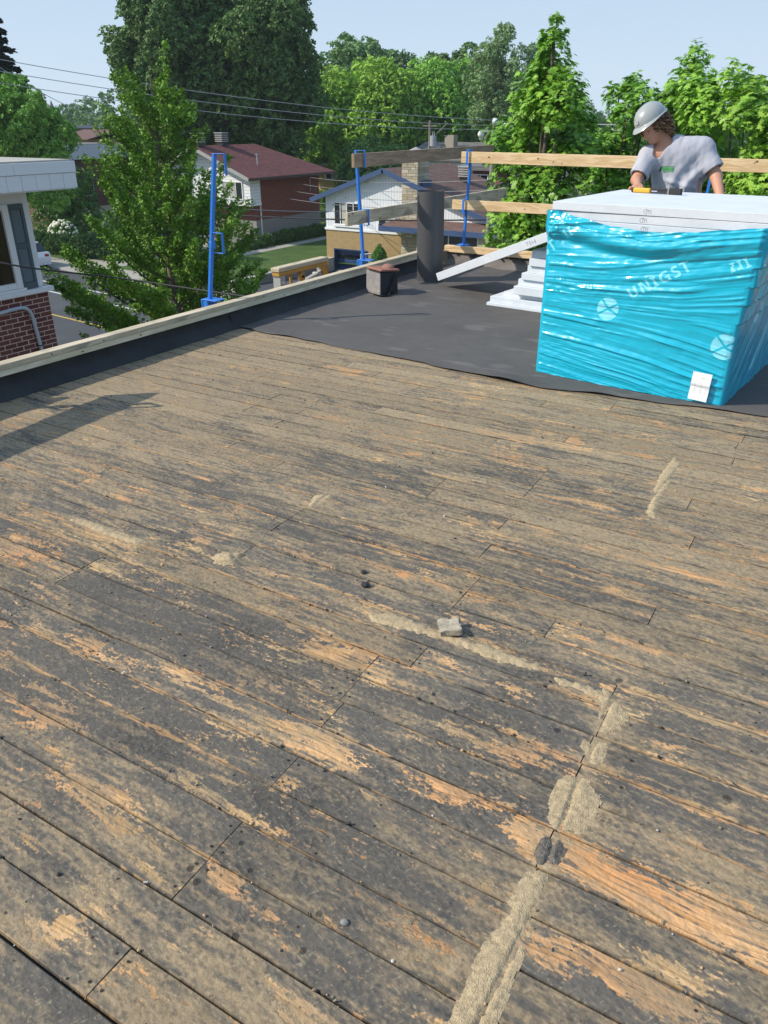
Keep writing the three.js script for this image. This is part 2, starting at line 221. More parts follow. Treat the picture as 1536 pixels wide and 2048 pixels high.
const roofSlab = struct('roof_slab', merge([bx(-4.7, 6, -0.3, -0.021, -9.25, 5), bx(XR + 0.01, 6, -0.021, 0.0, -5.3, 5), bx(-4.7, XR + 0.01, -0.021, 0.0, -Z0 - ROW * R0 + 0.01, 5)]), std(L(0.06, 0.052, 0.042), 0.95));
struct('building_wall', merge([bx(-4.72, 6, -6.8, -0.301, -9.27, 5)]), std(L(0.30, 0.20, 0.15), 0.9));

// ---------- sand and old mortar left on the boards ----------
const sandTex = colorTex(256, 256, tile((u, v) => { const n = fbm(u * 20, v * 20, 3), s = vn(u * 128, v * 128), k = 0.75 + 0.5 * (n - 0.5) + 0.45 * (s - 0.5); return [0.56 * k, 0.425 * k, 0.25 * k]; }));
const sandBump = grayTex(256, 256, tile((u, v) => 0.5 * fbm(u * 24, v * 24, 3) + 0.5 * vn(u * 128, v * 128)));
const sandMat = std(0xffffff, 0.95, { map: sandTex, bumpMap: sandBump, bumpScale: 0.003 });
const ashMat = std(L(0.75, 0.75, 0.8), 0.95, { map: colorTex(128, 128, tile((u, v) => { const k = 0.5 + fbm(u * 20, v * 20, 3); return [0.19 * k, 0.165 * k, 0.125 * k]; })), bumpMap: sandBump, bumpScale: 0.006 });
function heap(poly, high, step, slope, groove, seed) {           // a low heap bounded by poly (x, z)
  const xs = poly.map((p) => p[0]), zs = poly.map((p) => p[1]), x0 = Math.min(...xs), z0 = Math.min(...zs), nx = Math.ceil((Math.max(...xs) - x0) / step), nz = Math.ceil((Math.max(...zs) - z0) / step);
  const dist = (x, z) => { let d = 9, inside = false; for (let i = 0, j = poly.length - 1; i < poly.length; j = i++) { const [a, b] = poly[i], [c, e] = poly[j];
    if ((b > z) !== (e > z) && x < ((c - a) * (z - b)) / (e - b) + a) inside = !inside;
    const t = clamp01(((x - a) * (c - a) + (z - b) * (e - b)) / ((c - a) ** 2 + (e - b) ** 2)); d = Math.min(d, Math.hypot(x - a - t * (c - a), z - b - t * (e - b))); } return inside ? d : -d; };
  const P = [], U = [], I = [], H = [];
  for (let j = 0; j <= nz; j++) for (let i = 0; i <= nx; i++) { const x = x0 + i * step, z = z0 + j * step, d = dist(x, z) + (fbm(x * 60 + seed, z * 60, 3) - 0.5) * 0.034;
    let h = Math.min(high, d * slope) * (0.65 + 0.7 * fbm(x * 45, z * 45 + seed, 3)) + (vn(x * 230, z * 230) - 0.5) * 0.0016;
    if (groove) { const gx = groove[0] + (z - groove[1]) * groove[2]; h -= 0.0065 * Math.exp(-(((x - gx) / 0.006) ** 2)); }
    H.push(d); P.push(x, Math.max(-0.003, h + 0.0005), z); U.push(x * 5, z * 5); }
  for (let j = 0; j < nz; j++) for (let i = 0; i < nx; i++) { const a = j * (nx + 1) + i, b = a + 1, c = a + nx + 1, e = c + 1; if (Math.max(H[a], H[b], H[c], H[e]) > -0.004) I.push(a, c, b, b, c, e); }
  const g = new THREE.BufferGeometry(); g.setAttribute('position', new THREE.Float32BufferAttribute(P, 3)); g.setAttribute('uv', new THREE.Float32BufferAttribute(U, 2)); g.setIndex(I); g.computeVertexNormals(); return g;
}
const sands = 'sand and mortar left on the deck', gv = [-0.325, -1.5, 0.02];
single('sand_patch', heap([[-0.393, -2.04], [-0.343, -2.0], [-0.286, -1.928], [-0.313, -1.857], [-0.351, -1.839], [-0.362, -1.921], [-0.395, -1.982]], .0035, .004, .13, [-0.352, -1.9, 0.02], 1), sandMat, 'hooked sand patch at the far end of the long sand-filled butt joint', 'sand patch', sands);
single('sand_patch', heap([[-0.377, -1.77], [-0.347, -1.769], [-0.31, -1.8], [-0.303, -1.745], [-0.317, -1.696], [-0.349, -1.717]], .0035, .004, .13, [-0.342, -1.75, 0.0], 2), sandMat, 'small split sand patch right of the bored knot hole', 'sand patch', sands);
single('sand_patch', heap([[-0.353, -1.63], [-0.324, -1.627], [-0.261, -1.572], [-0.264, -1.503], [-0.288, -1.452], [-0.338, -1.426], [-0.364, -1.444], [-0.388, -1.527], [-0.383, -1.592]], .0035, .004, .13, [-0.334, -1.53, 0.06], 3), sandMat, 'broad heart-shaped sand patch split by a dark groove', 'sand patch', sands);
single('sand_patch', heap([[-0.332, -1.288], [-0.308, -1.278], [-0.308, -1.223], [-0.300, -1.136], [-0.288, -1.075], [-0.29, -0.997], [-0.274, -0.906], [-0.31, -0.80], [-0.36, -0.80], [-0.36, -0.925], [-0.37, -0.994], [-0.362, -1.063], [-0.358, -1.136], [-0.348, -1.233]], .0035, .004, .13, [-0.308, -0.95, -0.04], 4), sandMat, 'long sand ridge running out of the bottom of the photo', 'sand patch', sands);
single('tar_lump', heap([[-0.359, -1.374], [-0.316, -1.4], [-0.29, -1.363], [-0.304, -1.313], [-0.338, -1.301], [-0.359, -1.339]], .006, .003, .3, [-0.325, -1.36, 0.1], 5), ashMat, 'crumbly dark tar lump between the two largest sand patches', 'tar lump');
single('sand_streak', heap([[-1.265, -2.003], [-1.198, -2.054], [-0.982, -2.04], [-0.758, -2.051], [-0.611, -2.044], [-0.589, -2.011], [-0.731, -1.988], [-0.962, -1.997], [-1.221, -1.966]], .0065, .006, .3, null, 6), sandMat, 'long tapering sand streak under the broken mortar chunk', 'sand streak', sands);
single('sand_streak', heap([[-0.564, -2.011], [-0.4, -2.021], [-0.359, -1.99], [-0.403, -1.977], [-0.537, -1.983]], .006, .006, .3, null, 7), sandMat, 'thin sand streak leading into the hooked sand patch', 'sand streak', sands);
single('sand_patch', heap([[-1.969, -2.62], [-2.019, -2.739], [-1.983, -2.786], [-1.939, -2.76], [-1.945, -2.667]], .006, .006, .4, [-1.965, -2.7, 0.1], 8), sandMat, 'pale sand patch on a butt joint in the middle of the deck', 'sand patch', sands);
single('mortar_lump', heap([[-2.05, -2.014], [-2.034, -2.085], [-1.945, -2.106], [-1.92, -2.025], [-1.971, -1.983]], .016, .006, .5, null, 9), sandMat, 'flat crumbled mortar lump left of the middle of the deck', 'mortar lump');
single('sand_streak', heap([[-0.625, -4.118], [-0.57, -4.031], [-0.571, -3.868], [-0.566, -3.629], [-0.566, -3.534], [-0.541, -3.335], [-0.581, -3.352], [-0.606, -3.522], [-0.63, -3.736], [-0.635, -3.954]], .006, .008, .4, [-0.59, -3.7, -0.08], 10), sandMat, 'pale sand streak across the boards in front of the blue bundle', 'sand streak', sands);
single('sand_streak', heap([[-2.838, -1.954], [-2.771, -1.985], [-2.504, -1.98], [-2.378, -1.975], [-2.398, -1.933], [-2.617, -1.934]], .0055, .006, .3, null, 11), sandMat, 'sand streak along a seam at the left of the deck', 'sand streak', sands);
{ // the broken chunk of mortar standing on edge
  const g = new THREE.BoxGeometry(0.075, 0.022, 0.082, 6, 2, 6), p = g.attributes.position;
  for (let i = 0; i < p.count; i++) { const x = p.getX(i), y = p.getY(i), z = p.getZ(i), k = 1 + (fbm(x * 40 + 4, z * 40 + 2, 2) - 0.5) * 0.7; p.setXYZ(i, x * k, y + (fbm(x * 60, z * 60 + 5, 2) - 0.5) * 0.012, z * k); }
  g.rotateZ(0.16).rotateY(0.5).translate(-0.955, 0.019, -2.06); const q = mergeVertices(g.deleteAttribute('normal'), 1e-5); q.computeVertexNormals();
  single('mortar_chunk', q, std(0xffffff, 0.95, { map: colorTex(64, 64, tile((u, v) => { const k = 0.8 + 0.5 * (fbm(u * 9, v * 9, 3) - 0.5); return [0.56 * k, 0.48 * k, 0.36 * k]; })), bumpMap: sandBump, bumpScale: 0.003 }), 'broken pale mortar chunk lying on the long sand streak', 'mortar chunk');
}
{ // crumbs, chips and splinters: nobody could count them
  const R = rng(17), gs = [], base = new THREE.IcosahedronGeometry(1, 0), chip = new THREE.BoxGeometry(1, 0.3, 0.35);
  const spots = (n, geo, lo, hi) => { const m = new THREE.InstancedMesh(geo, std(0xffffff, 0.95), n), d = new THREE.Object3D(), c = new THREE.Color();
    for (let i = 0; i < n; i++) { const near = R() < 0.55, z = near ? -0.45 - R() * 1.9 : -1.9 - R() * 3.1; let x = near ? -2.6 + R() * 3.1 : -4.5 + R() * 5.6; let zz = z;
      if (R() < 0.55) zz = -(Z0 + ROW * Math.round((-z - Z0) / ROW)) + (R() - 0.5) * 0.012; 
      const s = lo + (hi - lo) * Math.pow(R(), 4); d.position.set(x, s * 0.4 + 0.001, zz); d.rotation.set(R() * 0.6, R() * 6.3, R() * 0.6); d.scale.set(s, s * (0.5 + R() * 0.5), s * (0.6 + R() * 0.5)); d.updateMatrix(); m.setMatrixAt(i, d.matrix);
      const t = R(); m.setColorAt(i, t < 0.5 ? c.setRGB(0.035, 0.033, 0.03) : t < 0.8 ? c.setRGB(0.25, 0.2, 0.13) : t < 0.92 ? c.setRGB(0.5, 0.33, 0.17) : c.setRGB(0.55, 0.53, 0.48)); }
    m.castShadow = m.receiveShadow = true; return m; };
  const root = thing('deck_debris', 'loose grit, tar crumbs and splinters strewn over the old boards', 'debris'); root.userData.kind = 'stuff';
  const a = spots(1300, base, 0.001, 0.006); a.name = 'crumbs'; const b = spots(420, chip, 0.003, 0.016); b.name = 'splinters'; root.add(a, b); a.userData.kind = b.userData.kind = 'stuff';
  for (const [x, z, s, label] of [[-1.37, -2.16, 0.017, 'black tar crumb left of the long sand streak'], [-1.43, -2.24, 0.012, 'smaller black tar crumb beside a seam near the middle'], [-0.66, -0.93, 0.009, 'grey pebble in a seam at the bottom of the deck']]) {
    const g = new THREE.IcosahedronGeometry(s, 1), p = g.attributes.position; for (let i = 0; i < p.count; i++) { const k = 0.75 + 0.5 * vn(p.getX(i) * 90 + 5, p.getZ(i) * 90 + p.getY(i) * 70); p.setXYZ(i, p.getX(i) * k, p.getY(i) * k * 0.7, p.getZ(i) * k); }
    g.computeVertexNormals(); single(label.includes('pebble') ? 'pebble' : 'tar_crumb', g.translate(x, s * 0.5, z), std(label.includes('grey') ? L(0.25, 0.25, 0.23) : L(0.03, 0.03, 0.032), 0.9), label, label.includes('pebble') ? 'pebble' : 'tar crumb'); }
}

// ---------- black underlay sheet ----------
{ const NX = 200, NZ = 130, P = [], U = [], I = [], xa = -4.60, xb = 3.2, zk = -9.17;
  const front = (x) => { const k = [[-4.7, -5.33], [-4.58, -5.18], [-4.2, -5.14], [-3.0, -5.06], [-2.2, -4.95], [-1.72, -4.9], [-1.2, -4.97], [-0.27, -5.07], [1, -5.1], [3.3, -5.15]]; let i = 0; while (i < k.length - 2 && x > k[i + 1][0]) i++; const t = clamp01((x - k[i][0]) / (k[i + 1][0] - k[i][0])); return mix(k[i][1], k[i + 1][1], t * t * (3 - 2 * t)) + (fbm(x * 6, 3, 2) - 0.5) * 0.03; };
  for (let j = 0; j <= NZ; j++) for (let i = 0; i <= NX; i++) { const x = mix(xa, xb, i / NX), t = Math.pow(j / NZ, 1.25), z = mix(front(x), zk, t), d = front(x) - z;
    let y = 0.006 + 0.022 * Math.pow(fbm(x * 1.7 + z * 0.9, z * 1.3 - x * 0.2, 3), 2) + 0.016 * Math.max(0, fbm(x * 3 + 8, z * 2.2, 2) - 0.5);
    const w = (x + 0.62 * (z + 5)) * 3.1; y += 0.008 * Math.pow(Math.max(0, Math.sin(w + fbm(x, z, 2) * 5)), 6) * fbm(x * 1.3, z * 1.3 + 4, 2);
    y += 0.022 * Math.exp(-(((x + 1.95) / 0.16) ** 2)) * Math.exp(-d / 0.12) + 0.012 * Math.exp(-(((x + 1.3) / 0.12) ** 2)) * Math.exp(-d / 0.1);
    if (d < 0.004) y -= 0.002;
    P.push(x, y, z); U.push(x, z); }
  for (let j = 0; j < NZ; j++) for (let i = 0; i < NX; i++) { const a = j * (NX + 1) + i, b = a + 1, c = a + NX + 1; I.push(a, b, c, b, c + 1, c); }
  const g = new THREE.BufferGeometry(); g.setAttribute('position', new THREE.Float32BufferAttribute(P, 3)); g.setAttribute('uv', new THREE.Float32BufferAttribute(U, 2)); g.setIndex(I); g.computeVertexNormals();
  const cT = colorTex(1024, 1024, tile((u, v) => { const n = fbm(u * 8, v * 8, 4), f = fbm(u * 60, v * 60, 2), k = 0.82 + 0.35 * (n - 0.5) + 0.16 * (f - 0.5), s = smooth(0.66, 0.78, fbm(u * 10 + 9, v * 26, 3)) * 0.22 + (vn(u * 300, v * 300) > 0.985 && vn(u * 12, v * 12) > 0.6 ? 0.4 : 0); return [mix(0.108 * k, 0.26, s), mix(0.097 * k, 0.24, s), mix(0.090 * k, 0.21, s)]; }));
  cT.repeat.set(0.33, 0.33);
  single('underlay_sheet', g, std(0xffffff, 0.8, { map: cT, bumpMap: sandBump, bumpScale: 0.0008 }), 'black roofing underlay sheet covering the far half of the deck', 'roofing sheet');
}

// ---------- parapets ----------
function lumber(name, x0, x1, y0, y1, z0, z1, mat, along, parent, seed) { const g = metric(rbx(x0, x1, y0, y1, z0, z1, 0.004), along, 1, seed * 0.37); return part(numbered(name), g, mat, parent); }
function bent(name, profile, a, b, axis, mat, parent, seed, n = 40) {     // profile (across, y) run along an axis with small unevenness
  const P = [], U = [], I = [], m = profile.length; let s = 0; const run = profile.map((p, i) => (i ? s += Math.hypot(p[0] - profile[i - 1][0], p[1] - profile[i - 1][1]) : 0));
  for (let i = 0; i <= n; i++) { const t = mix(a, b, i / n); for (let k = 0; k < m; k++) { const j = (fbm(t * 5 + seed, k * 3.7, 3) - 0.5) * 0.026 * (profile[k][2] ?? 1), c = profile[k][0] + j, y = profile[k][1] + j * 0.6; axis ? P.push(c, y, t) : P.push(t, y, c); U.push(t, run[k]); } }
  for (let i = 0; i < n; i++) for (let k = 0; k < m - 1; k++) { const A = i * m + k, B = A + m; I.push(A, A + 1, B, B, A + 1, B + 1); }
  const g = new THREE.BufferGeometry(); g.setAttribute('position', new THREE.Float32BufferAttribute(P, 3)); g.setAttribute('uv', new THREE.Float32BufferAttribute(U, 2)); g.setIndex(I); g.computeVertexNormals(); return part(name, g, mat, parent);
}
const feltMat = std(0xffffff, 0.9, { map: colorTex(512, 256, tile((u, v) => { const n = fbm(u * 9, v * 6, 4), k = 0.6 + 0.9 * n; return [0.030 * k, 0.030 * k, 0.031 * k]; })), bumpMap: sandBump, bumpScale: 0.004 });
const gritMat = std(0xffffff, 0.95, { map: colorTex(512, 256, tile((u, v) => { const n = fbm(u * 9, v * 6, 3), s = vn(u * 256, v * 128), k = 0.5 + 0.7 * n + 0.4 * (s - 0.5); return [0.17 * k, 0.15 * k, 0.13 * k]; })), bumpMap: sandBump, bumpScale: 0.004 });
{ const p = thing('left_parapet', 'low parapet on the left roof edge with weathered timber over pale timber', 'parapet');
  p.name = 'parapet';
  const cuts = [2.2, -1.35, -5.12, -7.2, -9.2], low = [2.2, -2.6, -6.3, -9.2];
  cuts.slice(0, -1).forEach((z, i) => lumber('timber', -4.71 + (i % 2) * 0.003, -4.62 + (i % 2) * 0.003, 0.184, 0.222, cuts[i + 1] + 0.002, z, M.weathered, 2, p, i + 1));
  low.slice(0, -1).forEach((z, i) => lumber('timber', -4.712, -4.616 - i * 0.001, 0.145, 0.183, low[i + 1] + 0.002, z, M.pale, 2, p, i + 7));
  part('core', bx(-4.72, -4.665, 0, 0.1445, -9.2, 2.2), M.tarBlack, p);
  bent('felt_flashing', [[-4.655, 0.1445, 0.2], [-4.64, 0.125], [-4.652, 0.09], [-4.63, 0.06], [-4.60, 0.028], [-4.565, 0.012, 0.6], [-4.56, 0.002, 0.5]], 2.2, -5.15, 1, feltMat, p, 3, 90);
  bent('felt_flashing', [[-4.655, 0.1445, 0.2], [-4.645, 0.12], [-4.63, 0.07], [-4.60, 0.03], [-4.57, 0.016, 0.4], [-4.56, 0.006, 0.3]], -5.152, -9.16, 1, feltMat, p, 9, 60);
  for (const [z, y] of [[-3.3, 0.203], [-3.75, 0.2], [-5.6, 0.203], [-4.1, 0.165], [-3.55, 0.164], [-6.4, 0.2], [-7.4, 0.203], [-5.9, 0.164]]) part('knot', new THREE.SphereGeometry(0.008, 8, 6).scale(0.25, 0.8, 1.2).translate(-4.6175 + (y > 0.18 ? 0 : 0.0015), y, z), M.knot, p);
  const q = thing('back_parapet', 'low parapet on the far roof edge with two fresh pale timbers', 'parapet'); q.name = numbered('parapet'); used.parapet = 1; q.name = 'parapet_001';
  [[-4.616, -1.9], [-1.897, 1.2], [1.203, 4.5]].forEach(([a, b], i) => { lumber('timber', a, b, 0.184, 0.222, -9.34, -9.25 + i * 0.002, M.pine, 0, q, i + 2); });
  [[-4.614, -0.8], [-0.797, 3]].forEach(([a, b], i) => lumber('timber', a, b, 0.145, 0.183, -9.34, -9.244 + i * 0.002, M.pine, 0, q, i + 12));
  part('core', bx(-4.66, 4.5, 0, 0.1445, -9.34, -9.29), M.tarBlack, q);
  bent('felt_flashing', [[-9.285, 0.1445, 0.2], [-9.265, 0.115, 1.6], [-9.26, 0.085], [-9.235, 0.06], [-9.17, 0.022], [-9.12, 0.010, 0.3]], 4.5, -4.56, 0, gritMat, q, 21, 110);
  const R = rng(8), bits = []; for (let i = 0; i < 46; i++) { const s = 0.012 + R() * 0.02; bits.push(new THREE.BoxGeometry(s * 1.8, s * 0.7, s * 0.6).rotateY(R() * 3).rotateZ(R()).translate(-4.5 + R() * 4.6, 0.118 + R() * 0.02, -9.262 + R() * 0.02)); }
  part('torn_felt', merge(bits), M.tarBlack, q).userData.kind = 'stuff';
}
// ---------- blue wrapped bundle of foam boards ----------
const BW = 1.29, BD = 1.25, BT = -0.101;              // local x along the front, local z to the back is negative
const BUN = [-1.841, 0.009, -5.244];
const filmTop = (s) => { const k = [[-0.1, 1.10], [0, 1.09], [0.05, 1.095], [0.163, 1.062], [0.35, 1.023], [0.526, 1.008], [0.69, 1.022], [0.845, 1.048], [0.95, 1.066], [1.1, 1.10]]; let i = 0; while (i < k.length - 2 && s > k[i + 1][0]) i++; const t = clamp01((s - k[i][0]) / (k[i + 1][0] - k[i][0])); return mix(k[i][1], k[i + 1][1], t * t * (3 - 2 * t)); };
{
  const b = thing('insulation_bundle', 'bundle of foam boards wrapped in glossy cyan printed plastic film', 'bundle', BUN, BT);
  // printed film: pale roundels and slanted lettering on cyan
  const cv = document.createElement('canvas'); cv.width = 1024; cv.height = 880; const c = cv.getContext('2d');
  c.fillStyle = 'rgb(0,176,206)'; c.fillRect(0, 0, 1024, 880);
  const Xp = (s) => s * 1024, Yp = (y) => (1.1 - y) / 1.1 * 880;
  const pale = 'rgb(128,216,238)';
  const roundel = (s, y, r) => { const x = Xp(s), yy = Yp(y); c.save(); c.translate(x, yy); c.fillStyle = pale; c.beginPath(); c.ellipse(0, 0, r, r * 1.02, 0, 0, 7); c.fill(); c.strokeStyle = 'rgb(0,176,206)'; c.lineWidth = 11; for (const [a0, a1] of [[-2.25, 0.42], [-0.55, 2.55]]) { c.beginPath(); c.moveTo(Math.cos(a0) * r * 1.1, Math.sin(a0) * r * 1.1); c.lineTo(Math.cos(a1) * r * 0.15, Math.sin(a1) * r * 0.15); c.lineTo(Math.cos(a1) * r * 1.1, Math.sin(a1) * r * 1.1); c.stroke(); } c.restore(); };
  roundel(0.375, 0.515, 58); roundel(0.965, 0.375, 62);
  const word = (s, y, txt, size, rot, gap) => { c.save(); c.translate(Xp(s), Yp(y)); c.rotate(rot); c.transform(1, 0, 0.10, 1, 0, 0); c.fillStyle = pale; c.font = 'bold ' + size + 'px sans-serif'; let x = 0; for (const ch of txt) { c.fillText(ch, x, 0); x += c.measureText(ch).width + gap; } c.restore(); };
  word(0.485, 0.595, 'UNIGST', 78, -0.585, 5); word(0.90, 0.815, 'III', 66, -0.5, 2);
  word(-0.01, 0.80, 'ST', 80, -0.6, 4); word(0.11, 0.93, 'II', 66, -0.5, 3);
  const film = new THREE.CanvasTexture(cv); film.colorSpace = THREE.SRGBColorSpace; film.wrapS = THREE.RepeatWrapping; film.wrapT = THREE.ClampToEdgeWrapping; film.magFilter = THREE.LinearFilter;
  const filmMat = new THREE.MeshPhysicalMaterial({ map: film, roughness: 0.28, clearcoat: 1, clearcoatRoughness: 0.10, specularIntensity: 1, ior: 1.5 });
  // walk round the bundle: front, right, back, left
  const sides = [[0, 0, 1, 0, BW, 0, 1], [BW, 0, 0, -1, BD, 1, 0], [BW, -BD, -1, 0, BW, 0, -1], [0, -BD, 0, 1, BD, -1, 0]], P = [], U = [], I = [], NY = 210, cols = [];
  [260, 120, 40, 60].forEach((n, k) => { for (let i = 0; i < n; i++) cols.push([k, i / n]); }); cols.push([0, 0, 1]);
  const ridge = (x, y, sh) => Math.pow(1 - Math.abs(2 * vn(x, y) - 1), sh);
  for (const [k, s, last] of cols) { const [x0, z0, dx, dz, len, nx, nz] = sides[k];
    for (let j = 0; j <= NY; j++) { const t = j / NY, f = k === 0 ? s : k === 1 ? 1 + s * 0.15 : k === 3 ? -0.1 + 0.1 * s : 0.6;
      const top = k === 2 ? 1.06 : k === 3 ? mix(1.05, 1.09, s) : k === 1 ? mix(filmTop(1), 1.12, s) : filmTop(s);
      const y = t * top + 0.003, h = y;
      let d = 0.004, m = Math.min(s, 1 - s) * len, corner = smooth(0, 0.03, m);
      const q = s * len;
      if (k === 0) {
        const tilt = mix(0.10, -0.10, smooth(0.1, 0.95, h)) * q * (0.6 + 0.6 * q), yy = h + tilt + 0.02 * (fbm(q * 3, h * 3, 2) - 0.5), w = fbm(q * 1.2 + 3, h * 3, 2);
        d += 0.0060 * ridge(q * 1.1 + 2, yy * 13, 2.2) * smooth(0.25, 0.6, w) + 0.0060 * ridge(q * 1.6 + 9, yy * 32, 2.2) * smooth(0.2, 0.6, fbm(q * 2 + 11, h * 5, 2)) + 0.0034 * ridge(q * 2.6 + 4, yy * 78, 1.8);
        d += 0.030 * Math.sin(PI * clamp01(s)) * 0.8 + 0.0035 * vn(q * 26 + 5, yy * 60) * smooth(0.4, 0.6, fbm(q * 2.5 + 3, h * 4 + 9, 2)); d += 0.006 * (fbm(q * 16, yy * 22, 2) - 0.5) * smooth(0.35, 0.65, fbm(q * 2.2 + 30, h * 6, 2));
        const saw = (N, A, ph) => { const v = yy * N + 0.9 * fbm(q * 1.3 + ph, h * 2.5, 2) + ph, n = Math.floor(v), t = v - n, m = smooth(0.50, 0.68, fbm(q * 1.7 + n * 3.7 + ph, n * 1.3, 2)) * (0.4 + 0.9 * hash(n, Math.round(ph * 10))); return A * m * (t < 0.16 ? t / 0.16 : t < 0.62 ? 1 - (t - 0.16) / 0.46 : 0); };
        d += saw(15, 0.0105, 1.3) + saw(33, 0.0062, 5.1) + saw(64, 0.0034, 8.7);
        const edgeY = top - h, fold = Math.exp(-(((edgeY - 0.085 - 0.06 * smooth(0.1, 0, s) ) / 0.05) ** 2)); d += 0.030 * fold * (0.55 + 0.6 * Math.sin(3.1 * clamp01(s * 0.9 + 0.12)));
        d -= 0.018 * Math.exp(-(((edgeY - 0.165) / 0.03) ** 2)) * smooth(0.95, 0.6, s); if (edgeY < 0.05) d += 0.008 * ridge(q * 9, h * 30, 2);
        const cl = Math.exp(-((s / 0.10) ** 2)) * smooth(0.85, 0.97, h); d += cl * 0.012 * fbm(q * 50, h * 50, 2) * 2;
      } else {
        const a = k === 1 ? 0.75 : 0.3, u = q * Math.cos(a) + h * Math.sin(a), v = h * Math.cos(a) - q * Math.sin(a);
        d += 0.010 * ridge(u * 1.6 + k * 7, v * 16, 2) + 0.005 * ridge(u * 3 + k, v * 42, 1.8) + 0.002 * ridge(u * 5, v * 90, 1.5);
        if (k === 3) d += 0.02 * smooth(0.9, 1.0, h) * s;
      }
      d = mix(0.006, d, corner);
      const grow = 0.07 * smooth(0.45, 1.0, Math.floor(h * 9 + 0.35) / 9 + 0.04);        // boards in the upper half stand out to the right
      let x = x0 + dx * s * len + nx * d, z = z0 + dz * s * len + nz * d; x *= x > 0 ? 1 + grow / BW * (x / BW) : 1;
      if (k === 0 || k === 3) { const lf = smooth(0.88, 1.0, h) * 0.012 * (k === 0 ? smooth(0.15, 0, s) : s); x -= lf; }
      P.push(x, y, z); U.push(k === 0 ? (last ? 0 : s) : k === 1 ? 1 + s : k === 2 ? 2 + s : s - 1, clamp01(y / 1.1)); } }
  // the seam column repeats the first one
  const n = cols.length; for (let i = 0; i < n - 1; i++) for (let j = 0; j < NY; j++) { const A = i * (NY + 1) + j, B = A + NY + 1; I.push(A, B, A + 1, B, B + 1, A + 1); }
  const g = new THREE.BufferGeometry(); g.setAttribute('position', new THREE.Float32BufferAttribute(P, 3)); g.setAttribute('uv', new THREE.Float32BufferAttribute(U, 2)); g.setIndex(I); g.computeVertexNormals();
  // fold the rim inward so the film has an edge
  part('plastic_wrap', g, filmMat, b);
  part('wrapped_boards', merge([0, 1, 2, 3, 4, 5, 6, 7].map((i) => bx(0.012, BW - 0.012 + (i > 4 ? 0.03 : 0), 0.004 + i * 0.122, 0.122 + i * 0.122, -BD + 0.012, -0.014))), M.foam, b).userData.kind = 'stuff';
  // delivery sheet
  const lc = document.createElement('canvas'); lc.width = 200; lc.height = 300; const q = lc.getContext('2d'); q.fillStyle = 'rgb(236,238,240)'; q.fillRect(0, 0, 200, 300);
  const Q = rng(3); q.fillStyle = 'rgba(120,120,125,0.30)'; q.fillRect(0, 132, 200, 26); q.fillStyle = 'rgba(60,60,64,0.8)'; for (const x of [40, 100, 155]) for (let i = 0; i < 6; i++) { const y = 128 + i * 18 + (x > 60 ? 6 : 0); if (Q() < 0.75) q.fillRect(x, y, 14 + Q() * 16, 3); }
  q.fillStyle = 'rgba(130,130,135,0.5)'; for (let i = 0; i < 7; i++) q.fillRect(20 + Q() * 90, 30 + i * 14, 20 + Q() * 50, 2); q.fillRect(85, 52, 50, 6); q.fillRect(12, 10, 8, 10); q.fillRect(90, 268, 70, 3);
  const lt = new THREE.CanvasTexture(lc); lt.colorSpace = THREE.SRGBColorSpace;
  const lg = new THREE.PlaneGeometry(0.118, 0.182, 8, 12), lp = lg.attributes.position; for (let i = 0; i < lp.count; i++) lp.setZ(i, 0.0018 * Math.sin(lp.getY(i) * 60)); lg.computeVertexNormals();
  part('label_sheet', lg.rotateZ(-0.035).translate(1.155, 0.112, 0.040), std(0xffffff, 0.5, { map: lt }), b);
}
const foamTex = colorTex(256, 256, tile((u, v) => { const k = 0.95 + 0.07 * (fbm(u * 12, v * 12, 3) - 0.5) * 2 + 0.05 * (vn(u * 90, v * 90) - 0.5); return [0.68 * k, 0.715 * k, 0.76 * k]; }));
const foamMat = std(0xffffff, 0.7, { map: foamTex, bumpMap: sandBump, bumpScale: 0.0006 });
function scribble(x, y, z, w, h, seed) { // a few pen strokes: an opening curve and three bars
  const R = rng(seed), gs = [], st = (pts) => gs.push(tube(pts, 0.0009, 10, 4)); st([[x + w * 0.35, y + h, z], [x + w * 0.05, y + h * 0.62, z], [x + w * 0.12, y + h * 0.22, z], [x + w * 0.38, y - h * 0.05, z]]);
  for (let i = 0; i < 3; i++) { const a = x + w * (0.38 + i * 0.2); st([[a + 0.006 * R(), y + h * (0.95 - R() * 0.15), z], [a - w * 0.03, y + h * 0.5, z], [a + w * 0.06 * R(), y + h * 0.05, z]]); } st([[x + w * 0.3, y + h * 0.9, z], [x + w * 0.62, y + h * 0.75, z]]); return merge(gs); }
{ // loose boards lying on the open top of the bundle
  const ink = std(L(0.16, 0.16, 0.18), 0.6), top = [
    [0.012, 1.36, 1.098, 1.150, -1.24, 0.006, 'topmost white foam board, with the stapling hammer on it', 0.62],
    [0.03, 1.36, 1.047, 1.096, -1.22, -0.006, 'white foam board directly below the topmost one on the bundle', 0.60],
    [0.02, 1.355, 0.997, 1.045, -1.22, 0.000, 'lowest bare white foam board dipping into the blue film', 0.615]];
  top.forEach(([x0, x1, y0, y1, zb, zf, label, sx], i) => { const t = thing('foam_board', label, 'foam board', BUN, BT + [0.004, -0.006, 0.0][i], 'loose boards on the bundle');
    part('board', metric(rbx(x0, x1, y0, y1, zb, zf, 0.003), 0, 1, i * 0.3), foamMat, t); part('pen_mark', scribble(sx, y0 + 0.008, zf + 0.0006, 0.06, 0.03, 5 + i), ink, t); });
}
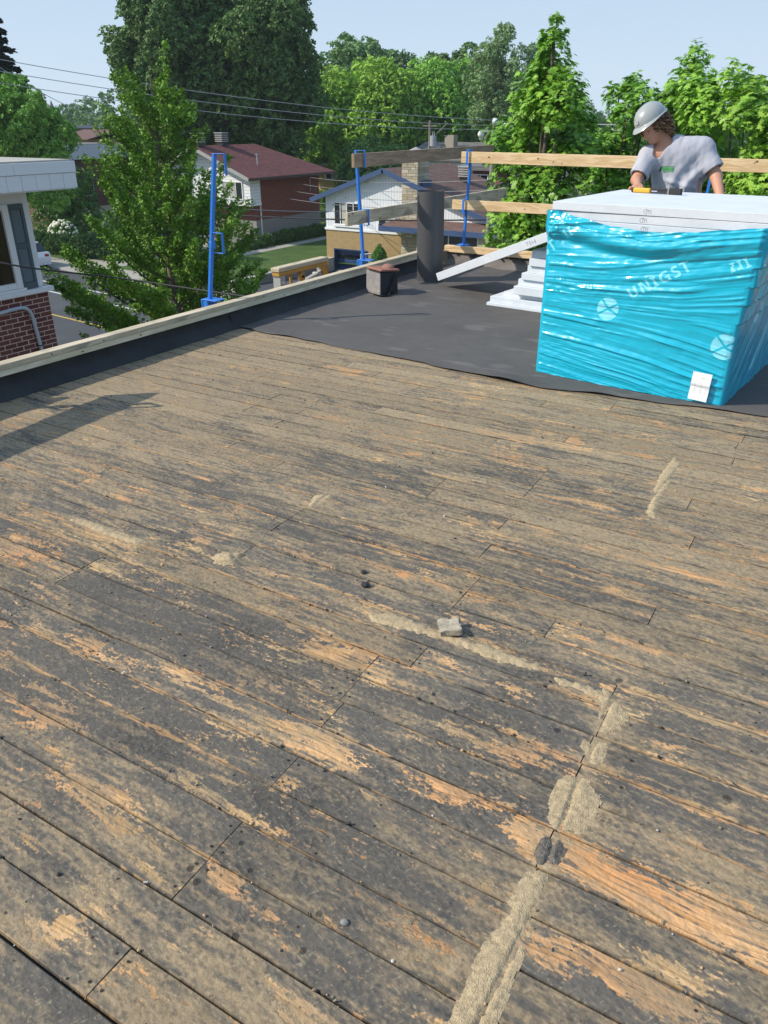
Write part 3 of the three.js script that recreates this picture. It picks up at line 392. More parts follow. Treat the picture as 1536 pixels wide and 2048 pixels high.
{ // stapling hammer on the top board
  const t = thing('hammer_tacker', 'yellow handled black stapling hammer lying on the topmost board', 'stapler', [-1.40, 1.159, -6.18], BT - 0.10);
  part('handle', rbx(-0.165, -0.03, 0.002, 0.036, -0.018, 0.018, 0.012, 3), std(L(0.72, 0.38, 0.03), 0.5), t);
  part('butt', rbx(-0.178, -0.16, 0.003, 0.035, -0.017, 0.017, 0.008, 2), M.black, t);
  part('magazine', merge([rbx(-0.03, 0.115, 0.004, 0.013, -0.013, 0.013, 0.003), rbx(-0.03, 0.115, 0.026, 0.040, -0.013, 0.013, 0.003), rbx(0.02, 0.115, 0.012, 0.028, -0.010, 0.010, 0.003)]), M.darkMetal, t);
  part('head', merge([rbx(0.115, 0.20, 0.0, 0.043, -0.016, 0.016, 0.005), rbx(0.15, 0.165, 0.042, 0.050, -0.006, 0.006, 0.002)]), M.black, t);
  part('collar', rbx(0.098, 0.114, -0.001, 0.045, -0.0165, 0.0165, 0.003), std(L(0.25, 0.24, 0.22), 0.4, { metalness: 0.5 }), t);
}
{ // stepped pile of boards behind the bundle
  const pile = [[-3.08, 0.012, 0.040, -7.14], [-3.055, 0.041, 0.098, -7.165], [-2.93, 0.099, 0.148, -7.21], [-2.80, 0.149, 0.225, -7.12], [-2.775, 0.226, 0.288, -7.165], [-2.735, 0.289, 0.350, -7.135], [-2.69, 0.351, 0.418, -7.16], [-2.67, 0.419, 0.492, -7.135], [-2.655, 0.493, 0.560, -7.15]];
  const say = ['thin bottom white foam board of the stepped pile, jutting out farthest', 'second white foam board from the bottom of the stepped pile', 'third white foam board from the bottom, in shade under an overhang', 'white foam board overhanging the bottom three of the stepped pile', 'fifth white foam board from the bottom of the stepped pile', 'sixth white foam board from the bottom of the stepped pile', 'third white foam board from the top of the stepped pile', 'second white foam board from the top of the stepped pile', 'top white foam board of the stepped pile, under the leaning strip'];
  pile.forEach(([x, y0, y1, z], i) => { const m = single('foam_board', metric(rbx(0, 1.19 - (x + 3.08) * 0.4, y0, y1, -1.2, 0, 0.003), 0, 1, i * 0.21), foamMat, say[i], 'foam board', 'stepped pile of white boards'); m.position.set(x, 0, z); m.rotation.y = -0.10 + (hash(i, 4) - 0.5) * 0.02; });
  const t = thing('foam_board', 'long white foam strip leaning from the deck up onto the pile', 'foam board', [-3.93, 0.115, -7.72], 0);
  const A = new THREE.Vector3(0.83, 0.335, 0.445).normalize(), Bk = new THREE.Vector3(0.41, 0.165, -0.89); Bk.addScaledVector(A, -A.dot(Bk)).normalize(); const pose = new THREE.Matrix4().makeBasis(A, new THREE.Vector3().crossVectors(A, Bk), Bk.clone().negate());
  part('board', metric(rbx(0, 1.98, -0.041, 0.041, -0.50, 0, 0.003), 0, 1, 0.6).applyMatrix4(pose), foamMat, t);
  const ink = merge([0, 1, 2, 3].map((i) => rbx(1.52 + i * 0.035, 1.526 + i * 0.035 + (i % 2) * 0.006, -0.018, 0.018, 0.0005, 0.0012, 0.0003)).concat([rbx(1.50, 1.55, 0.012, 0.016, 0.0005, 0.0012, 0.0003), rbx(1.58, 1.64, -0.004, 0.0, 0.0005, 0.0012, 0.0003)])); ink.applyMatrix4(pose); part('printed_mark', ink, std(L(0.35, 0.37, 0.42), 0.7), t);
}
{ // standing roll of black underlay
  const t = thing('underlay_roll', 'tall black roll of roofing underlay standing on end', 'roll', [-4.19, 0.012, -8.06]);
  const P = [], U = [], I = [], N = 420, turns = 6.2, H = 0.945, r1 = 0.152;
  for (let i = 0; i <= N; i++) { const a = i / N * turns * 2 * PI, r = r1 - i / N * turns * 0.006 + (fbm(i * 0.02, 3, 2) - 0.5) * 0.003; for (const [y, w] of [[0, 1], [0.3, 1], [0.6, 1], [0.93, 0.997], [1, 0.985]]) { P.push(Math.cos(a + 0.5) * r * w * (1 + 0.012 * Math.sin(a * 1.0 + y * 3)), y * H + (y === 1 ? -i / N * 0.012 + 0.003 * Math.sin(a * 3) : 0), Math.sin(a + 0.5) * r * w); U.push(a * r, y * H); } }
  for (let i = 0; i < N; i++) for (let j = 0; j < 4; j++) { const A = i * 5 + j, B = A + 5; I.push(A, A + 1, B, B, A + 1, B + 1); }
  const g = new THREE.BufferGeometry(); g.setAttribute('position', new THREE.Float32BufferAttribute(P, 3)); g.setAttribute('uv', new THREE.Float32BufferAttribute(U, 2)); g.setIndex(I); g.computeVertexNormals(); g.rotateZ(0.018);
  part('rolled_sheet', g, std(L(0.062, 0.060, 0.062), 0.55, { side: THREE.DoubleSide, bumpMap: sandBump, bumpScale: 0.0006 }), t);
  part('inner_layers', new THREE.RingGeometry(0.045, 0.142, 48, 1).rotateX(-PI / 2).translate(-0.016, 0.915, 0), M.black, t);
  part('core', new THREE.CylinderGeometry(0.045, 0.045, 0.9, 24, 1, true).translate(-0.008, 0.47, 0), std(L(0.25, 0.19, 0.12), 0.9, { side: THREE.DoubleSide }), t);
}
{ // tool bag
  const t = thing('tool_bag', 'boxy grey and black tool bag with a faded red open lid', 'bag', [-4.285, 0.012, -7.16], -0.45);
  const clothT = colorTex(128, 128, tile((u, v) => { const k = 0.75 + 0.5 * fbm(u * 6, v * 6, 4); return [0.27 * k, 0.245 * k, 0.235 * k]; }));
  const soft = (g) => { const p = g.attributes.position; for (let i = 0; i < p.count; i++) { const x = p.getX(i), y = p.getY(i), z = p.getZ(i), n = (fbm(x * 9 + 3, y * 9 + z * 7, 2) - 0.5) * 0.014; p.setXYZ(i, x * (1 - y * 0.12) + n, y, z * (1 - y * 0.1) + n); } g.computeVertexNormals(); return g; };
  part('front_panel', soft(new RoundedBoxGeometry(0.27, 0.235, 0.012, 4, 0.006).translate(0, 0.118, 0.115)), std(0xffffff, 0.9, { map: clothT }), t);
  part('body', soft(new RoundedBoxGeometry(0.265, 0.23, 0.22, 5, 0.015).translate(0, 0.117, 0)), std(L(0.025, 0.025, 0.03), 0.8), t);
  const lid = soft(new RoundedBoxGeometry(0.29, 0.022, 0.24, 5, 0.008).rotateX(-0.06).translate(0.01, 0.245, 0)); part('lid', lid, std(L(0.30, 0.13, 0.09), 0.85), t);
  part('lid_pad', new THREE.SphereGeometry(0.075, 16, 8, 0, PI * 2, 0, PI / 2).scale(1.0, 0.55, 0.8).translate(0.03, 0.252, -0.05), std(L(0.27, 0.13, 0.10), 0.85), t);
  part('trim', rbx(-0.137, 0.137, 0.222, 0.236, 0.11, 0.122, 0.004), M.black, t);
  const strap = (pts, w) => { const c = new THREE.CatmullRomCurve3(pts.map((p) => new THREE.Vector3(...p))), s = new THREE.Shape([new THREE.Vector2(-w, -0.002), new THREE.Vector2(w, -0.002), new THREE.Vector2(w, 0.002), new THREE.Vector2(-w, 0.002)]); return new THREE.ExtrudeGeometry(s, { steps: 28, bevelEnabled: false, extrudePath: c }); };
  part('strap', strap([[0.128, 0.2, -0.06], [0.145, 0.16, -0.03], [0.142, 0.08, 0.0], [0.155, 0.02, 0.03], [0.20, 0.008, 0.06], [0.18, 0.006, 0.13], [0.10, 0.012, 0.165], [0.05, 0.006, 0.15]], 0.016), M.black, t);
  part('buckle', rbx(0.128, 0.142, 0.15, 0.185, -0.06, -0.02, 0.004), M.darkMetal, t);
  part('patch', rbx(0.085, 0.108, 0.03, 0.055, 0.121, 0.1225, 0.0005), std(L(0.45, 0.38, 0.25), 0.8), t);
}
// ---------- the roofer ----------
function field(box, cell, f) {                         // mesh the zero level of a distance field inside box [min, max]
  const size = Math.max(...[0, 1, 2].map((i) => box[1][i] - box[0][i])), n = Math.ceil(size / cell) + 4, mc = new MarchingCubes(n, std(0xffffff), false, false, 400000), h = n / 2;
  mc.isolation = 0; const F = mc.field, s = size / (n - 4), o = box[0].map((v) => v - 2 * s), ext = [0, 1, 2].map((i) => Math.min(n, Math.ceil((box[1][i] - box[0][i]) / s) + 4)); F.fill(-1);
  for (let z = 0; z < ext[2]; z++) for (let y = 0; y < ext[1]; y++) for (let x = 0; x < ext[0]; x++) F[x + y * n + z * n * n] = -f(o[0] + x * s, o[1] + y * s, o[2] + z * s);
  mc.update(); const c = mc.count, P = new Float32Array(mc.positionArray.subarray(0, c * 3));
  for (let i = 0; i < c; i++) for (let k = 0; k < 3; k++) P[i * 3 + k] = o[k] + (P[i * 3 + k] * h + h) * s;
  let g = new THREE.BufferGeometry(); g.setAttribute('position', new THREE.BufferAttribute(P, 3)); g = mergeVertices(g, cell * 0.02); g.computeVertexNormals(); return g;
}
const cap = (px, py, pz, a, b, ra, rb, sq = 1) => { const bax = b[0] - a[0], bay = b[1] - a[1], baz = b[2] - a[2], x = px - a[0], y = py - a[1], z = pz - a[2], t = clamp01((x * bax + y * bay + z * baz) / (bax * bax + bay * bay + baz * baz + 1e-9)), dx = x - bax * t, dy = y - bay * t, dz = z - baz * t; return Math.sqrt(dx * dx + dy * dy + dz * dz) - mix(ra, rb, t); };
const ell = (px, py, pz, c, r) => { const x = (px - c[0]) / r[0], y = (py - c[1]) / r[1], z = (pz - c[2]) / r[2], k = Math.sqrt(x * x + y * y + z * z); return (k - 1) * Math.min(...r); };
const sm = (a, b, k) => { const h = Math.max(k - Math.abs(a - b), 0) / k; return Math.min(a, b) - h * h * k * 0.25; };
{
  const t = thing('person', 'roofer in grey hard hat and pale grey t-shirt leaning over the foam bundle', 'person', [0, 0, 0]);
  const C = new THREE.Vector3(0.512, 0, 0.859), Lf = new THREE.Vector3(-0.859, 0, 0.512), V = (l, u, c) => new THREE.Vector3().addScaledVector(Lf, l).addScaledVector(C, c).add(new THREE.Vector3(0, u, 0));
  // joints (world metres)
  const shR = [-1.655, 1.375, -6.93], shL = [-1.275, 1.43, -7.05], elR = [-1.69, 1.21, -6.78], wrR = [-1.61, 1.187, -6.52], elL = [-1.135, 1.245, -7.0], wrL = [-1.035, 1.085, -6.80], neck0 = [-1.545, 1.425, -7.0], hips = [-1.37, 0.98, -7.12], chest = [-1.46, 1.30, -7.02], waist = [-1.40, 1.12, -7.08];
  const hc = new THREE.Vector3(-1.655, 1.592, -6.95), hf = V(0.76, -0.50, 0.46).normalize(), hu = V(0.60, 0.78, 0.04).addScaledVector(hf, -V(0.60, 0.78, 0.04).dot(hf)).normalize(), hr = new THREE.Vector3().crossVectors(hu, hf).normalize();   // head frame: forward, up, its left
  const hp = (f, u, r) => hc.clone().addScaledVector(hf, f).addScaledVector(hu, u).addScaledVector(hr, r).toArray();
  const skin = std(L(0.52, 0.26, 0.165), 0.55), skinFace = skin;
  const neck1 = hp(-0.035, -0.085, 0);
  const hipR = [-1.46, 0.94, -7.13], hipL = [-1.28, 0.94, -7.15], knR = [-1.48, 0.50, -7.10], knL = [-1.24, 0.50, -7.14], anR = [-1.5, 0.085, -7.2], anL = [-1.22, 0.085, -7.22];
  const torso = (x, y, z) => { let d = ell(x, y, z, chest, [0.165, 0.19, 0.112]); d = sm(d, ell(x, y, z, waist, [0.155, 0.17, 0.10]), 0.09); d = sm(d, ell(x, y, z, hips, [0.165, 0.13, 0.115]), 0.08); d = sm(d, cap(x, y, z, shR, shL, 0.062, 0.068), 0.09); return d; };
  const body = (x, y, z) => { let d = torso(x, y, z);
    d = sm(d, cap(x, y, z, neck0, neck1, 0.062, 0.052), 0.05); d = sm(d, cap(x, y, z, shR, elR, 0.056, 0.042), 0.03); d = sm(d, cap(x, y, z, elR, wrR, 0.043, 0.028), 0.025); d = sm(d, cap(x, y, z, shL, elL, 0.058, 0.044), 0.03); d = sm(d, cap(x, y, z, elL, wrL, 0.046, 0.029), 0.025);
    d = sm(d, cap(x, y, z, hipR, knR, 0.085, 0.055), 0.06); d = sm(d, cap(x, y, z, knR, anR, 0.055, 0.038), 0.03); d = sm(d, cap(x, y, z, hipL, knL, 0.085, 0.055), 0.06); d = sm(d, cap(x, y, z, knL, anL, 0.055, 0.038), 0.03); return d; };
  const low = field([[-1.82, 0.02, -7.34], [-0.92, 1.56, -6.40]], 0.013, body);
  // head: skull, jaw, nose, brow, lips, ears
  const head = (x, y, z) => { const q = [x - hc.x, y - hc.y, z - hc.z], f = q[0] * hf.x + q[1] * hf.y + q[2] * hf.z, u = q[0] * hu.x + q[1] * hu.y + q[2] * hu.z, r = q[0] * hr.x + q[1] * hr.y + q[2] * hr.z, a = Math.abs(r);
    let d = ell(f, u, a, [-0.012, 0.03, 0], [0.098, 0.088, 0.076]); d = sm(d, ell(f, u, a, [0.035, -0.035, 0], [0.060, 0.070, 0.058]), 0.04); d = sm(d, ell(f, u, a, [0.060, -0.088, 0], [0.032, 0.028, 0.030]), 0.03);
    d = sm(d, cap(f, u, a, [0.092, 0.012, 0], [0.112, -0.028, 0], 0.009, 0.0135), 0.014); d = sm(d, cap(f, u, a, [0.098, -0.034, 0.010], [0.096, -0.034, 0.013], 0.008, 0.008), 0.008); d = sm(d, cap(f, u, a, [0.085, 0.026, 0.012], [0.070, 0.028, 0.048], 0.011, 0.010), 0.016);
    d = -sm(-d, ell(f, u, a, [0.099, 0.004, 0.032], [0.015, 0.012, 0.018]), 0.012); d = sm(d, ell(f, u, a, [0.081, 0.004, 0.031], [0.0125, 0.0115, 0.0125]), 0.002);
    d = sm(d, cap(f, u, a, [0.0945, -0.058, 0], [0.085, -0.060, 0.020], 0.0065, 0.004), 0.006); d = sm(d, cap(f, u, a, [0.093, -0.070, 0], [0.084, -0.069, 0.018], 0.0075, 0.004), 0.006); d = -sm(-d, cap(f, u, a, [0.101, -0.0635, 0], [0.088, -0.0645, 0.02], 0.0015, 0.001), 0.004);
    d = sm(d, ell(f, u, a, [-0.012, -0.012, 0.077], [0.020, 0.030, 0.008]), 0.008); d = sm(d, cap(x, y, z, neck1, neck0, 0.050, 0.057), 0.03); return d; };
  const hg = field([[hc.x - 0.17, hc.y - 0.17, hc.z - 0.17], [hc.x + 0.17, hc.y + 0.17, hc.z + 0.17]], 0.0045, head);
  // hands: palm, four fingers of different length, thumb
  function hand(w, dir, up, flip, curl) { const D = new THREE.Vector3(...dir).normalize(), Un = new THREE.Vector3(...up), S = new THREE.Vector3().crossVectors(D, Un).normalize().multiplyScalar(flip), N = new THREE.Vector3().crossVectors(S, D).normalize().multiplyScalar(flip), o = new THREE.Vector3(...w);
    const at = (d, s, n) => o.clone().addScaledVector(D, d).addScaledVector(S, s).addScaledVector(N, n).toArray(), bones = [];
    [[-0.030, 0.066], [-0.010, 0.076], [0.011, 0.072], [0.031, 0.056]].forEach(([s, l], i) => { let d = 0.088 - Math.abs(i - 1.4) * 0.004, n = 0, a = curl * 0.4, r = 0.0092 - i * 0.0004, p = at(d, s, n); for (const k of [0.46, 0.31, 0.23]) { d += l * k * Math.cos(a); n -= l * k * Math.sin(a); const q = at(d, s * (1 + 0.1 * k), n); bones.push([p, q, r, r * 0.9]); p = q; r *= 0.9; a += curl; } });
    let p = at(0.025, -0.030, -0.004), q = at(0.052, -0.054, -0.010), e = at(0.078, -0.062, -0.018); bones.push([p, q, 0.012, 0.0105], [q, e, 0.0105, 0.0085]);
    const f = (x, y, z) => { let d = sm(cap(x, y, z, at(0.0, 0, 0), at(0.03, 0, 0), 0.026, 0.024), cap(x, y, z, at(0.03, -0.024, 0), at(0.085, -0.027, 0), 0.014, 0.011), 0.02); for (const s of [-0.008, 0.010, 0.027]) d = sm(d, cap(x, y, z, at(0.03, s, 0), at(0.084, s * 1.08, 0), 0.014, 0.0105), 0.016); for (const b of bones) d = sm(d, cap(x, y, z, ...b), 0.007); return d; };
    return field([[w[0] - 0.16, w[1] - 0.13, w[2] - 0.16], [w[0] + 0.16, w[1] + 0.13, w[2] + 0.16]], 0.004, f); }
  const handR = hand(wrR, [0.25, -0.10, 0.95], [0, 1, 0], -1, 0.16), handL = hand(wrL, [0.30, -0.35, 0.85], [0, 1, 0], 1, 0.3);
  part('body', merge([low, hg, handR, handL].map((g) => g.toNonIndexed ? g : g)), skin, t);
  for (const r of [-0.031, 0.031]) { const e = new THREE.SphereGeometry(0.006, 10, 8); const p = hp(0.0895, 0.0035, r); part('eye', e.translate(...p), std(L(0.04, 0.025, 0.02), 0.2), t); }
  const brow = (r) => tube([hp(0.0965, 0.034, r * 0.012), hp(0.095, 0.039, r * 0.03), hp(0.08, 0.036, r * 0.05)], 0.0035, 8, 5); part('eyebrow', brow(1), std(L(0.08, 0.045, 0.025), 0.9), t); part('eyebrow', brow(-1), std(L(0.08, 0.045, 0.025), 0.9), t);
  // t-shirt: a looser shell with folds; open at neck, hem and sleeves
  const slR = [-1.685, 1.235, -6.81], slL = [-1.165, 1.285, -7.01], hem = [-1.39, 0.93, -7.11];
  const shirt = (x, y, z) => { let d = torso(x, y, z) - 0.014; d = sm(d, ell(x, y, z, [waist[0], 1.10, waist[2]], [0.170, 0.20, 0.122]), 0.08); d = sm(d, cap(x, y, z, waist, hem, 0.150, 0.162), 0.08); d = sm(d, cap(x, y, z, [-1.30, 1.24, -7.05], [-1.285, 0.95, -7.12], 0.10, 0.105), 0.06); d = sm(d, cap(x, y, z, shR, slR, 0.070, 0.076), 0.05); d = sm(d, cap(x, y, z, shL, slL, 0.072, 0.083), 0.05);
    d = sm(d, cap(x, y, z, shL, [neck0[0] + 0.06, neck0[1] + 0.03, neck0[2] - 0.02], 0.062, 0.05), 0.05); d = sm(d, cap(x, y, z, shR, neck0, 0.055, 0.05), 0.05);
    // folds run from the left armpit down to the right hip, and across the belly
    const dg = (x + 1.38) * 0.62 + (y - 1.1) * 0.78, ac = (x + 1.38) * 0.78 - (y - 1.1) * 0.62, belly = smooth(1.36, 1.16, y);
    d -= belly * 0.017 * Math.sin(ac * 52 + 2.2 * fbm(x * 9, y * 9, 2) + dg * 6) * smooth(-0.1, 0.12, x + 1.42 + (1.25 - y) * 0.3);
    d -= 0.010 * (fbm(x * 13 + 5, y * 9, 3) - 0.5) * 2 + 0.006 * Math.sin(x * 70 + y * 22) * belly; 
    d -= 0.012 * Math.exp(-(((y - 1.185 + (x + 1.4) * 0.25) / 0.018) ** 2)) * smooth(-1.56, -1.46, x) * smooth(-1.2, -1.28, x);
    const cutR = (x - slR[0]) * -0.16 + (y - slR[1]) * -0.76 + (z - slR[2]) * 0.62, cutL = (x - slL[0]) * 0.62 + (y - slL[1]) * -0.76 + (z - slL[2]) * 0.15;
    d = Math.max(d, x < -1.56 ? cutR : -9, x > -1.26 ? cutL : -9, 0.94 - y);
    const nk = cap(x, y, z, [neck0[0] - 0.005, neck0[1] + 0.02, neck0[2] + 0.005], neck1, 0.077, 0.10), vv = cap(x, y, z, [-1.565, 1.47, -6.94], [-1.585, 1.40, -6.885], 0.075, 0.036); d = Math.max(d, -nk, -vv);
    d = Math.max(d, -(torso(x, y, z) + 0.001), x < -1.6 ? -(cap(x, y, z, shR, elR, 0.060, 0.058)) : -9, x > -1.225 ? -(cap(x, y, z, shL, elL, 0.062, 0.062)) : -9); return d; };
  const shirtG = field([[-1.84, 0.92, -7.32], [-1.0, 1.56, -6.72]], 0.0075, shirt);
  part('t_shirt', shirtG, std(L(0.42, 0.42, 0.465), 0.95), t);
  { // small printed chest logo, laid on the cloth
    const dir = new THREE.Vector3(0.25, 0.1, 0.96).normalize(), gs = [[], []];
    const put = (u0, u1, v0, v1, k, sk = 0) => { const P = [], I = [], n = 4; for (let j = 0; j <= 1; j++) for (let i = 0; i <= n; i++) { const u = mix(u0, u1, i / n) + sk * j, v = j ? v1 : v0, b = new THREE.Vector3(-1.455 + u, 1.315 + v, -6.7); let s = 0; for (let q = 0; q < 60; q++) { const d = shirt(b.x, b.y, b.z); if (d < 0.003) break; b.addScaledVector(dir, -Math.max(0.001, d * 0.7)); } P.push(b.x, b.y, b.z); } for (let i = 0; i < n; i++) I.push(i, i + 1, i + n + 1, i + 1, i + n + 2, i + n + 1); const g = new THREE.BufferGeometry(); g.setAttribute('position', new THREE.Float32BufferAttribute(P, 3)); g.setIndex(I); g.computeVertexNormals(); gs[k].push(g); };
    for (let i = 0; i < 6; i++) put(-0.028 + i * 0.0155, -0.028 + i * 0.0155 + 0.012, -0.016, 0.008, 0, 0.003); put(-0.03, 0.066, 0.012, 0.016, 0, 0.002); put(-0.02, 0.064, -0.026, -0.021, 0);
    put(-0.05, -0.038, -0.024, 0.014, 1, 0.014);
    part('chest_logo', mergeGeometries(gs[0]), std(L(0.07, 0.36, 0.09), 0.8, { side: THREE.DoubleSide }), t); part('chest_logo', mergeGeometries(gs[1]), std(L(0.03, 0.06, 0.04), 0.8, { side: THREE.DoubleSide }), t);
  }
  const jeans = (x, y, z) => { let d = ell(x, y, z, hips, [0.18, 0.13, 0.13]); for (const [a, b, c] of [[hipR, knR, anR], [hipL, knL, anL]]) { d = sm(d, cap(x, y, z, a, b, 0.098, 0.074), 0.05); d = sm(d, cap(x, y, z, b, c, 0.074, 0.065), 0.03); } return Math.max(d - 0.004 * Math.sin(y * 60 + x * 20), y - 1.02); };
  part('trousers', field([[-1.68, 0.03, -7.36], [-1.06, 1.04, -6.94]], 0.014, jeans), std(L(0.05, 0.055, 0.075), 0.9), t);
  for (const a of [anR, anL]) part('boot', merge([new THREE.SphereGeometry(0.06, 14, 10).scale(0.9, 0.75, 2.1).translate(a[0], 0.058, a[2] + 0.06), rbx(a[0] - 0.055, a[0] + 0.055, 0.010, 0.032, a[2] - 0.07, a[2] + 0.19, 0.01), cyl(0.056, 0.058, 0.1, a[0], 0.05, a[2], 14)]), std(L(0.10, 0.06, 0.03), 0.8), t);
  { // curly hair below the helmet
    const R = rng(12), gs = [];
    for (let i = 0; i < 520; i++) { const a = (0.30 + R() * 1.02) * PI * (R() < 0.5 ? 1 : -1), u = 0.055 - R() * (Math.abs(a) > 2 ? 0.165 : Math.abs(a) > 1.45 ? 0.12 : 0.05), k = 1 - 0.35 * smooth(-0.02, -0.13, u), ra = (0.106 + R() * 0.022) * k, rb = (0.083 + R() * 0.024) * k;
      const f = Math.cos(a) * ra - 0.012, r = Math.sin(a) * rb, p = [], len = 0.03 + R() * 0.03, ph = R() * 6.3, cr = 0.007 + R() * 0.006; for (let j = 0; j <= 7; j++) { const s = j / 7, w = ph + s * 7.5; p.push(hp(f + Math.cos(w) * cr + Math.cos(a) * 0.012 * s, u - s * len, r + Math.sin(w) * cr + Math.sin(a) * 0.012 * s)); } gs.push(tube(p, 0.0028 + R() * 0.002, 10, 4)); }
    const c = [L(0.16, 0.085, 0.04), L(0.26, 0.15, 0.075), L(0.10, 0.052, 0.025)];
    const cg = (k) => merge(gs.filter((_, i) => i % 3 === k)); for (let k = 0; k < 3; k++) { const m = part('hair', cg(k), std(c[k], 0.5), t); m.userData.kind = 'stuff'; }
    const capG = field([[hc.x - 0.15, hc.y - 0.16, hc.z - 0.15], [hc.x + 0.15, hc.y + 0.14, hc.z + 0.15]], 0.006, (x, y, z) => { const q = [x - hc.x, y - hc.y, z - hc.z], f = q[0] * hf.x + q[1] * hf.y + q[2] * hf.z, u = q[0] * hu.x + q[1] * hu.y + q[2] * hu.z, r = q[0] * hr.x + q[1] * hr.y + q[2] * hr.z; return Math.max(ell(f, u, r, [-0.022, 0.0, 0], [0.104, 0.115, 0.086]), (f - 0.045) + 0.6 * (0.05 - u) * 0 , f - 0.03 + Math.max(0, -u) * 0.9); });
    part('hair', capG, std(c[2], 0.8), t);
  }
  { // hard hat: shell, peak, rim, ridges, badge
    const hat = new THREE.Group(); hat.name = 'hard_hat'; t.add(hat);
    const m = new THREE.Matrix4().makeBasis(hf, hu, hr.clone().negate()).setPosition(hc.clone().addScaledVector(hu, 0.064).addScaledVector(hf, 0.0)); const put = (g) => g.applyMatrix4(m);
    const shell = new THREE.SphereGeometry(1, 40, 20, 0, PI * 2, 0, PI / 2), p = shell.attributes.position; for (let i = 0; i < p.count; i++) { const x = p.getX(i), y = p.getY(i), z = p.getZ(i), rd = 1 + 0.025 * Math.exp(-((z / 0.12) ** 2)) * smooth(0.1, 0.5, y) + 0.012 * Math.exp(-(((Math.abs(z) - 0.42) / 0.08) ** 2)) * smooth(0.2, 0.6, y); p.setXYZ(i, x * 0.136 * rd, Math.pow(y, 0.9) * 0.118 * rd, z * 0.110 * rd); } shell.computeVertexNormals();
    const grey = new THREE.MeshPhysicalMaterial({ color: L(0.34, 0.355, 0.345), roughness: 0.32, clearcoat: 0.5, clearcoatRoughness: 0.2, side: THREE.DoubleSide });
    part('shell', put(shell), grey, hat);
    const N = 48, P = [], I = []; for (let i = 0; i <= N; i++) { const a = i / N * 2 * PI, ca = Math.cos(a), sa = Math.sin(a), w = 0.010 + 0.034 * Math.pow(Math.max(0, ca), 1.6), dr = -0.004 - 0.018 * Math.pow(Math.max(0, ca), 1.3); for (const [k, y] of [[0, 0.004], [0.6, dr * 0.5 + 0.003], [1, dr], [1, dr - 0.004], [0, -0.002]]) P.push((0.136 + w * k) * ca, y, (0.110 + w * k * 0.8) * sa); }
    for (let i = 0; i < N; i++) for (let k = 0; k < 4; k++) { const A = i * 5 + k, B = A + 5; I.push(A, B, A + 1, B, B + 1, A + 1); } const g = new THREE.BufferGeometry(); g.setAttribute('position', new THREE.Float32BufferAttribute(P, 3)); g.setIndex(I); g.computeVertexNormals(); part('peak', put(g), grey, hat);
    part('badge', put(merge([rbx(0.134, 0.138, 0.030, 0.046, -0.018, 0.018, 0.001), rbx(0.131, 0.135, 0.052, 0.056, -0.02, 0.02, 0.001)])), std(L(0.6, 0.62, 0.6), 0.5), hat);
    part('headband', put(new THREE.CylinderGeometry(1, 1, 0.03, 32, 1, true).scale(0.108, 1, 0.092).translate(0, -0.004, 0)), std(L(0.04, 0.04, 0.045), 0.8, { side: THREE.DoubleSide }), hat);
  }
}
// ---------- guard rails ----------
const POSTX = -4.85;
function railPost(label, x, z, top, lean, dir, group) {       // dir: unit [dx, dz] towards the roof, along which the brackets reach
  const t = thing('guardrail_post', label, 'guardrail post', [x, 0, z], 0, group), ang = Math.atan2(-dir[1], dir[0]);
  const pole = rbx(-0.013, 0.013, 0, top - 0.2, -0.019, 0.019, 0.003), p = pole.attributes.position; for (let i = 0; i < p.count; i++) { const k = p.getY(i) / (top - 0.2); p.setXYZ(i, p.getX(i) + lean[0] * k, p.getY(i) + 0.2, p.getZ(i) + lean[1] * k); } part('pole', pole, M.blue, t);
  const at = (y) => { const k = (y - 0.2) / (top - 0.2); return [lean[0] * k, lean[1] * k]; };
  for (const [y0, y1, under] of [[top - 0.17, top, 0], [0.61, 0.775, 1]]) { const [ox, oz] = at(y1), g = [rbx(0, 0.115, y1 - 0.005, y1, -0.014, 0.014, 0.002), rbx(0.110, 0.115, y0, y1 - 0.005, -0.014, 0.014, 0.002)]; if (under) g.push(rbx(0, 0.115, y0 - 0.005, y0, -0.014, 0.014, 0.002)); part('bracket', merge(g).rotateY(ang).translate(ox, 0, oz), M.blue, t); }
  part('base', merge([rbx(-0.05, 0.12, 0.224, 0.232, -0.07, 0.06, 0.003), rbx(-0.05, -0.035, 0.02, 0.224, -0.06, 0.06, 0.003), rbx(-0.034, 0.02, 0.14, 0.224, -0.06, 0.055, 0.003)]).rotateY(ang), M.blue, t);
  for (const s of [-0.05, 0.05]) part('bolt', new THREE.CylinderGeometry(0.009, 0.009, 0.012, 6).rotateZ(PI / 2).translate(-0.055, 0.12, s).rotateY(ang), M.galv, t);
  const [bx1, bz1] = at(0.7); part('clamp', rbx(-0.018, 0.018, 0.64, 0.70, -0.024, 0.024, 0.003).translate(bx1, 0, bz1), M.blue, t);
  return t;
}
const posts = 'guardrail posts along the roof edges';
railPost('blue guardrail post with empty brackets, in front of the leafy street tree', POSTX - 0.02, -5.16, 1.39, [0, -0.23], [1, 0], posts);
railPost('blue guardrail post holding two timbers, in front of the garage house', POSTX - 0.02, -7.71, 1.36, [0, 0.12], [1, 0], posts);
railPost('blue guardrail post at the far corner, beyond the black roll', -4.42, -9.40, 1.33, [0.05, 0], [0, 1], posts);
railPost('blue guardrail post half hidden behind the roofer', -1.62, -9.40, 1.33, [0.06, 0], [0, 1], posts);
railPost('blue guardrail post on the left parapet outside the frame', POSTX - 0.02, -2.45, 1.1, [0, 0], [1, 0], posts);
